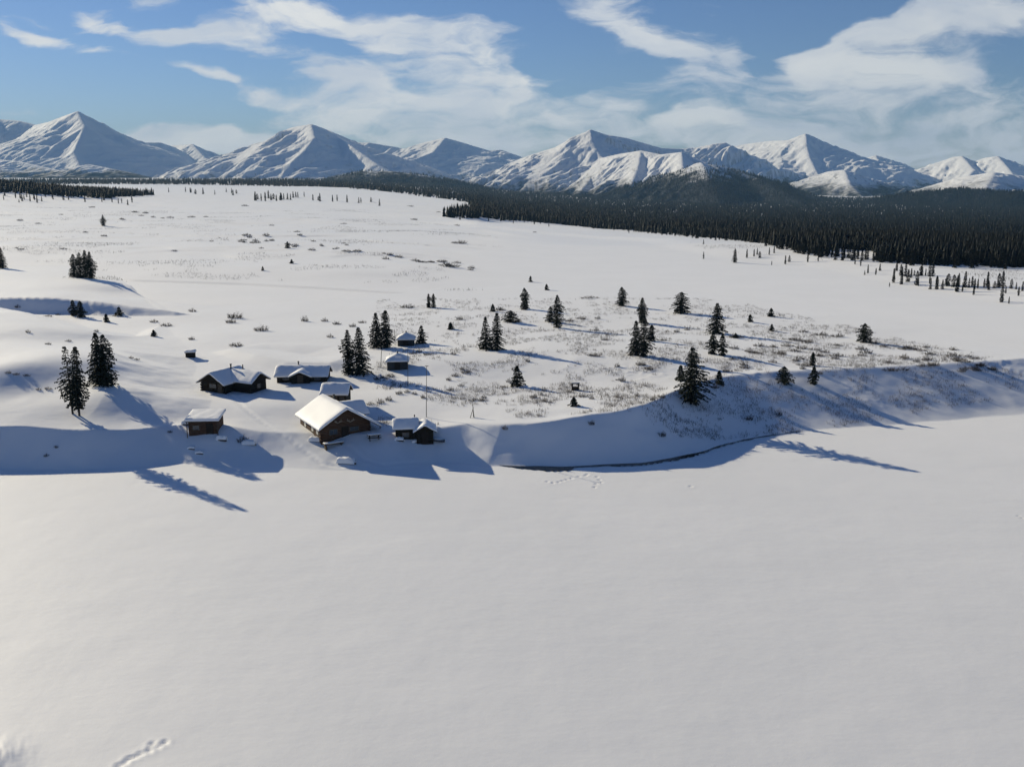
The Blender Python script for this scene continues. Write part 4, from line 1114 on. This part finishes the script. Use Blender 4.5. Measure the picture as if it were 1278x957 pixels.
# leaning stakes
x, y, z = at(590, 521)
sk = MB()
for a in ((-.45, -.1), (.12, .25), (.25, -.3)): sk.bar((a[0], a[1], -.3), (-a[0] * .15 + .05, -a[1] * .15, 1.9 if a[0] > .2 else 1.55), .055, .04, 6)
o = sk.build('stake_tripod', M_POLE); o.location = (x, y, z); tag(o, 'bundle of leaning grey stakes on the bank top left of the conical spruce', 'stake')
# wooden stand on the bench
x, y, z = at(718, 487)
sd = empty('wooden_stand', (x, y, z), 0.1); tag(sd, 'small dark wooden stand with two posts and a crossbar, alone on the open bench', 'stand')
for s in (-.52, .52):
    m = MB(); m.box(s - .1, s + .1, -.1, .1, -.4, 1.05); m.build('post', M_DARKWOOD, sd)
m = MB(); m.box(-.75, .7, -.14, .14, 1.054, 1.22); m.build('crossbar', M_POLE, sd)
m = MB(); m.box(-.418, .418, -.3, .3, -.3, .55); m.build('bin', M_DARKWOOD, sd)
cap(lambda x, y: 1.224, -.72, .68, -.13, .13, .12, 'snow', M_ROOFSNOW, sd, nx=8, ny=5)
# picnic table
x, y, z = at(467, 549)
pt = empty('picnic_table', (x, y, z + .1), 0.25); tag(pt, 'snow topped wooden picnic table in the shadow of the largest cabin', 'table')
m = MB(); m.box(-.95, .95, -.4, .4, .55, .62); to = m.build('tabletop', M_DARKWOOD, pt)
cap(lambda x, y: .624, -.93, .93, -.38, .38, .16, 'snow', M_ROOFSNOW, to, nx=10, ny=6)
for s in (-.65, .65):
    m = MB(); m.box(s - .06, s + .06, -.35, -.25, -.3, .546); m.box(s - .06, s + .06, .25, .35, -.3, .546); m.build('leg', M_DARKWOOD, pt)
for s in (-.75, .75):
    m = MB(); m.box(-.95, .95, s - .14, s + .14, .28, .34); m.build('bench', M_DARKWOOD, pt)
# small boat half full of snow
def boat(px, py, L, wid, rz, label, snowy):
    x, y, z = at(px, py)
    root = empty('rowing_boat', (x, y, z + 0.05), rz); tag(root, label, 'boat')
    V = []; F = []; n = 13
    for i in range(n):
        t = i / (n - 1) * 2 - 1; hw = wid / 2 * (1 - abs(t) ** 2.4) + .03; up = .12 * t * t
        for a in (-1, -.75, 0, .75, 1):
            V.append((t * L / 2, hw * a, (.42 + up) if abs(a) == 1 else (.12 + up if abs(a) == .75 else up - .02)))
    for i in range(n - 1):
        for k in range(4): F.append((i * 5 + k, i * 5 + k + 1, i * 5 + 6 + k, i * 5 + 5 + k))
    h = MB().add(V, F).build('hull', M_HULL, root, True)
    md = h.modifiers.new('thick', 'SOLIDIFY'); md.thickness = 0.04
    if snowy:
        V = []; F = []
        for i in range(n):
            t = i / (n - 1) * 2 - 1; hw = (wid / 2 * (1 - abs(t) ** 2.4) + .03) * .93
            for a in (-1, -.5, 0, .5, 1): V.append((t * L / 2 * .95, hw * a, .40 + .12 * t * t + .16 * (1 - a * a) * (1 - t * t)))
        for i in range(n - 1):
            for k in range(4): F.append((i * 5 + k, i * 5 + k + 1, i * 5 + 6 + k, i * 5 + 5 + k))
        MB().add(V, F).build('snow', M_ROOFSNOW, root, True)
    return root
boat(546, 552, 2.6, 1.0, -0.55, 'small dark hulled boat full of snow beside the two part cabin', True)

def lump(px, py, wpx, hpx, label, seed, dark=True, name='snow_covered_log', cat='log'):
    x, y, z = at(px, py); dep = y * CP + (CAM_H - z) * SP
    w = wpx * dep / FPX / 2; h = hpx * dep / FPX
    root = empty(name, (x, y + .3, z), random.Random(seed).uniform(-.3, .1)); tag(root, label, cat)
    if dark:
        m = MB(); m.bar((-w * .95, 0, h * .22), (w * .95, .15, h * .25), h * .30, h * .24, 9); m.bar((-w * .5, -.2, h * .1), (w * 1.12, -.32, h * .12), h * .2, h * .15, 8)
        m.build('log', M_WOOD2, root)
    n = 17; U, V = np.meshgrid(np.linspace(-1, 1, n), np.linspace(-1, 1, n))
    R = np.sqrt(np.clip(1 - np.maximum(U ** 2, 0) , 0, 1) * np.clip(1 - V ** 2, 0, 1))
    X = U * w; Y = V * w * .42; Z = h * (.42 + .55 * np.sqrt(R) * (1 + .35 * fbm(U * 1.6 + seed, V * 1.6, 3))) - .35 * h * (R < .05)
    c = grid_mesh('snow', X, Y, Z, M_ROOFSNOW); c.parent = root
    return root
lump(432, 579, 24, 8, 'snow covered log lying at the lake edge below the largest cabin', 3)
lump(310, 556, 18, 6, 'snow covered log at the tip of the flat shed shadow', 5)
lump(276, 551, 14, 7, 'rounded snow covered log beside the brown brush under the flat roofed shed', 8)
lump(238, 562, 10, 4, 'snow covered log at the edge of the hill shadow, left of a similar one', 11)
lump(248, 568, 11, 4, 'snow covered log at the edge of the hill shadow, right of a similar one', 12)
lump(498, 552, 12, 5, 'snow covered log in front of the end wall coloured paler as sunlit of the two part cabin', 14)
lump(520, 553, 12, 4, 'snow covered log in front of the long wall of the two part cabin', 15)
lump(232, 531, 12, 6, 'snow covered log stack left of the flat roofed shed', 16)
lump(394, 552, 18, 6, 'snow covered log below the lit left wall of the largest cabin', 18)
# ------------------------------------------------------------------ sky, sun, haze, camera
def build_sky():
    w = bpy.data.worlds.new('World'); SC.world = w; w.use_nodes = True
    t = NT(w.node_tree); nt = w.node_tree
    bg = nt.nodes['Background']; out = nt.nodes['World Output']
    sky = t.n('ShaderNodeTexSky', sky_type='NISHITA', sun_disc=False)
    sky.sun_elevation = SUN_EL; sky.sun_rotation = -SUN_AZ
    sky.altitude = 900; sky.air_density = 1.0; sky.dust_density = 0.15; sky.ozone_density = 2.2
    tn = t.n('ShaderNodeMix', data_type='RGBA', blend_type='MULTIPLY'); tn.inputs[0].default_value = 1; t.l(sky.outputs[0], tn.inputs[6]); tn.inputs[7].default_value = (0.73, 0.87, 1.20, 1)
    t.l(tn.outputs[2], bg.inputs[0]); bg.inputs[1].default_value = SKY_S
    tc = t.n('ShaderNodeTexCoord'); sx = t.n('ShaderNodeSeparateXYZ'); t.l(tc.outputs['Generated'], sx.inputs[0])
    y = t.math('MAXIMUM', sx.outputs[1], 0.12)
    u = t.math('DIVIDE', sx.outputs[0], y); v = t.math('DIVIDE', sx.outputs[2], y)
    cb = t.n('ShaderNodeCombineXYZ'); t.l(u, cb.inputs[0]); t.l(v, cb.inputs[1])
    uv = cb.outputs[0]
    # warp
    nz = t.n('ShaderNodeTexNoise'); nz.inputs['Scale'].default_value = 7; nz.inputs['Detail'].default_value = 5
    t.l(t.map(uv, (1, 2.2, 1)), nz.inputs['Vector'])
    vm = t.n('ShaderNodeVectorMath', operation='MULTIPLY_ADD'); t.l(nz.outputs['Color'], vm.inputs[0])
    vm.inputs[1].default_value = (0.16, 0.06, 0); t.l(uv, vm.inputs[2])
    wo = t.n('ShaderNodeVectorMath', operation='SUBTRACT'); t.l(vm.outputs[0], wo.inputs[0]); wo.inputs[1].default_value = (0.08, 0.03, 0)
    wuv = wo.outputs[0]
    blobs = CLOUDS
    acc = None
    for px, py, rx, ry, ang, wt in blobs:
        cu, cv = ray(px, py)
        m = t.map(wuv, (1.18 * rx / FPX, 1.12 * ry / FPX, 1), (0, 0, math.radians(ang)), (cu, cv, 0), 'TEXTURE')
        ln = t.n('ShaderNodeVectorMath', operation='LENGTH'); t.l(m, ln.inputs[0])
        r = t.ramp(ln.outputs['Value'], 1.4, 0.0, 0, wt)
        acc = r if acc is None else t.math('ADD', acc, r)
    acc = t.math('MINIMUM', acc, 1.15)
    st = t.noise(t.map(wuv, (5.2, 21, 1), (0, 0, math.radians(-14))), 1.0, 9, 0.58, 0.6)
    st2 = t.noise(t.map(wuv, (14, 40, 1), (0, 0, math.radians(-25))), 1.0, 6, 0.6, 0.3)
    tex = t.math('ADD', t.math('MULTIPLY', st, 0.66), t.math('MULTIPLY', st2, 0.34))
    d = t.math('ADD', acc, t.math('MULTIPLY_ADD', tex, 5.4, -3.1))
    front = t.ramp(sx.outputs[1], 0.15, 0.4)
    dens = t.math('MULTIPLY', t.ramp(d, 0.0, 1.0, 0, 0.93), front)
    # thin scattered cloud behind and to the sides
    pl = t.n('ShaderNodeVectorMath', operation='DIVIDE'); t.l(tc.outputs['Generated'], pl.inputs[0])
    zc = t.math('MAXIMUM', sx.outputs[2], 0.06); c3 = t.n('ShaderNodeCombineXYZ')
    for i in range(3): t.l(zc, c3.inputs[i])
    t.l(c3.outputs[0], pl.inputs[1])
    nb = t.noise(t.map(pl.outputs[0], (0.5, 0.9, 0)), 1.0, 6)
    db = t.math('MULTIPLY', t.math('MULTIPLY', t.ramp(nb, 0.6, 0.8, 0, 0.3), t.math('SUBTRACT', 1.0, front)), t.ramp(sx.outputs[2], 0.0, 0.1))
    dens = t.math('ADD', dens, db, clamp=True)
    bc = t.n('ShaderNodeBackground')
    shade = t.ramp(t.noise(t.map(wuv, (6, 16, 1)), 1.0, 5), 0.3, 0.7)
    cc = t.n('ShaderNodeMix', data_type='RGBA', blend_type='MULTIPLY'); cc.inputs[0].default_value = 1
    t.l(t.mix(shade, (0.60, 0.65, 0.72), (0.86, 0.86, 0.83)), cc.inputs[6])
    t.l(t.mix(t.ramp(u, 0.0, 0.4), (1, 1, 1), (0.84, 0.86, 0.89)), cc.inputs[7]); t.l(cc.outputs[2], bc.inputs[0]); bc.inputs[1].default_value = CLOUD_S
    mx = t.n('ShaderNodeMixShader'); t.l(dens, mx.inputs[0]); t.l(bg.outputs[0], mx.inputs[1]); t.l(bc.outputs[0], mx.inputs[2])
    t.l(mx.outputs[0], out.inputs['Surface'])
    w.cycles.sampling_method = 'MANUAL'; w.cycles.sample_map_resolution = 1024
CLOUDS = [  # photo px centre, radii, tilt, weight
    (115, 12, 50, 14, -22, 1.0), (245, 42, 95, 16, -5, 1.1), (330, 12, 120, 26, -6, 1.0), (400, 22, 70, 25, 0, .7), (60, 46, 85, 9, -14, 0.9), (115, 108, 26, 6, -8, 0.8),
    (10, 133, 50, 13, 0, 1.0), (280, 99, 48, 10, -12, 1.1), (335, 126, 42, 10, -4, 1.05), (235, 170, 120, 22, -3, 1.45), (320, 184, 90, 15, 0, 1.3), (180, 160, 50, 9, 0, .8),
    (410, 80, 100, 16, -8, 0.9), (470, 130, 150, 26, -10, 1.0), (520, 160, 180, 26, -4, 1.2), (560, 78, 120, 36, -18, 1.0), (610, 105, 90, 40, -25, 0.95), (615, 60, 60, 22, -10, .9),
    (430, 112, 80, 16, -10, .9), (640, 172, 110, 22, 0, .95), (480, 55, 60, 18, 0, .7), (690, 185, 80, 16, 0, .8),
    (830, 62, 105, 36, -22, 0.85), (800, 118, 110, 24, 14, 1.05), (760, 28, 120, 18, -25, 0.65), (880, 92, 65, 30, 30, 0.75), (720, 92, 80, 14, 0, 0.6), (775, 150, 45, 14, 25, .85), (700, 60, 60, 10, -15, .5),
    (1040, 88, 130, 32, 32, 1.0), (1120, 66, 150, 50, 15, 0.9), (1200, 40, 140, 55, 10, 0.8), (1000, 142, 210, 26, 4, 1.1), (1180, 130, 180, 42, 8, 1.0), (1260, 172, 170, 30, 10, 1.1),
    (900, 165, 150, 22, 0, 1.05), (1100, 178, 220, 22, 0, 1.0), (960, 118, 60, 12, 0, .7)]
build_sky()

def build_haze():
    x0, x1, y0, y1, z0, z1 = -9000, 9000, -300, 13500, -260, 620
    o = MB().box(x0, x1, y0, y1, z0, z1)
    m = bpy.data.materials.new('haze'); m.use_nodes = True; nt = m.node_tree
    nt.nodes.remove(nt.nodes['Principled BSDF'])
    v = nt.nodes.new('ShaderNodeVolumePrincipled')
    v.inputs['Color'].default_value = (0.36, 0.66, 1.0, 1); v.inputs['Density'].default_value = HAZE_D; v.inputs['Anisotropy'].default_value = 0.0
    nt.links.new(v.outputs[0], nt.nodes['Material Output'].inputs['Volume'])
    ob = o.build('haze', m); tag(ob, kind='stuff')
    m.cycles.homogeneous_volume = True
if HAZE_D > 0: build_haze()

sun = bpy.data.lights.new('sun', 'SUN'); sun.energy = SUN_S; sun.angle = math.radians(0.53); sun.color = SUN_C
so = bpy.data.objects.new('sun', sun); COL.objects.link(so)
so.rotation_euler = (-SUN_DIR).to_track_quat('-Z', 'Y').to_euler()

cam = bpy.data.cameras.new('camera'); cam.sensor_width = 36; cam.lens = FPX / 1278 * 36
cam.clip_start = 0.5; cam.clip_end = 40000
co = bpy.data.objects.new('camera', cam); COL.objects.link(co)
co.location = (0, 0, CAM_H); co.rotation_euler = (math.pi / 2 - PITCH, 0, 0)
SC.camera = co
SC.view_settings.view_transform = 'Standard'; SC.view_settings.look = 'None'; SC.view_settings.gamma = 1
SC.view_settings.exposure = EXPO; SC.view_settings.use_curve_mapping = False
SC.cycles.max_bounces = 5; SC.cycles.diffuse_bounces = 2; SC.cycles.glossy_bounces = 2; SC.cycles.volume_bounces = 0
SC.cycles.use_adaptive_sampling = True; SC.cycles.adaptive_threshold = 0.02
SC.cycles.use_denoising = True
SC.cycles.caustics_reflective = False; SC.cycles.caustics_refractive = False
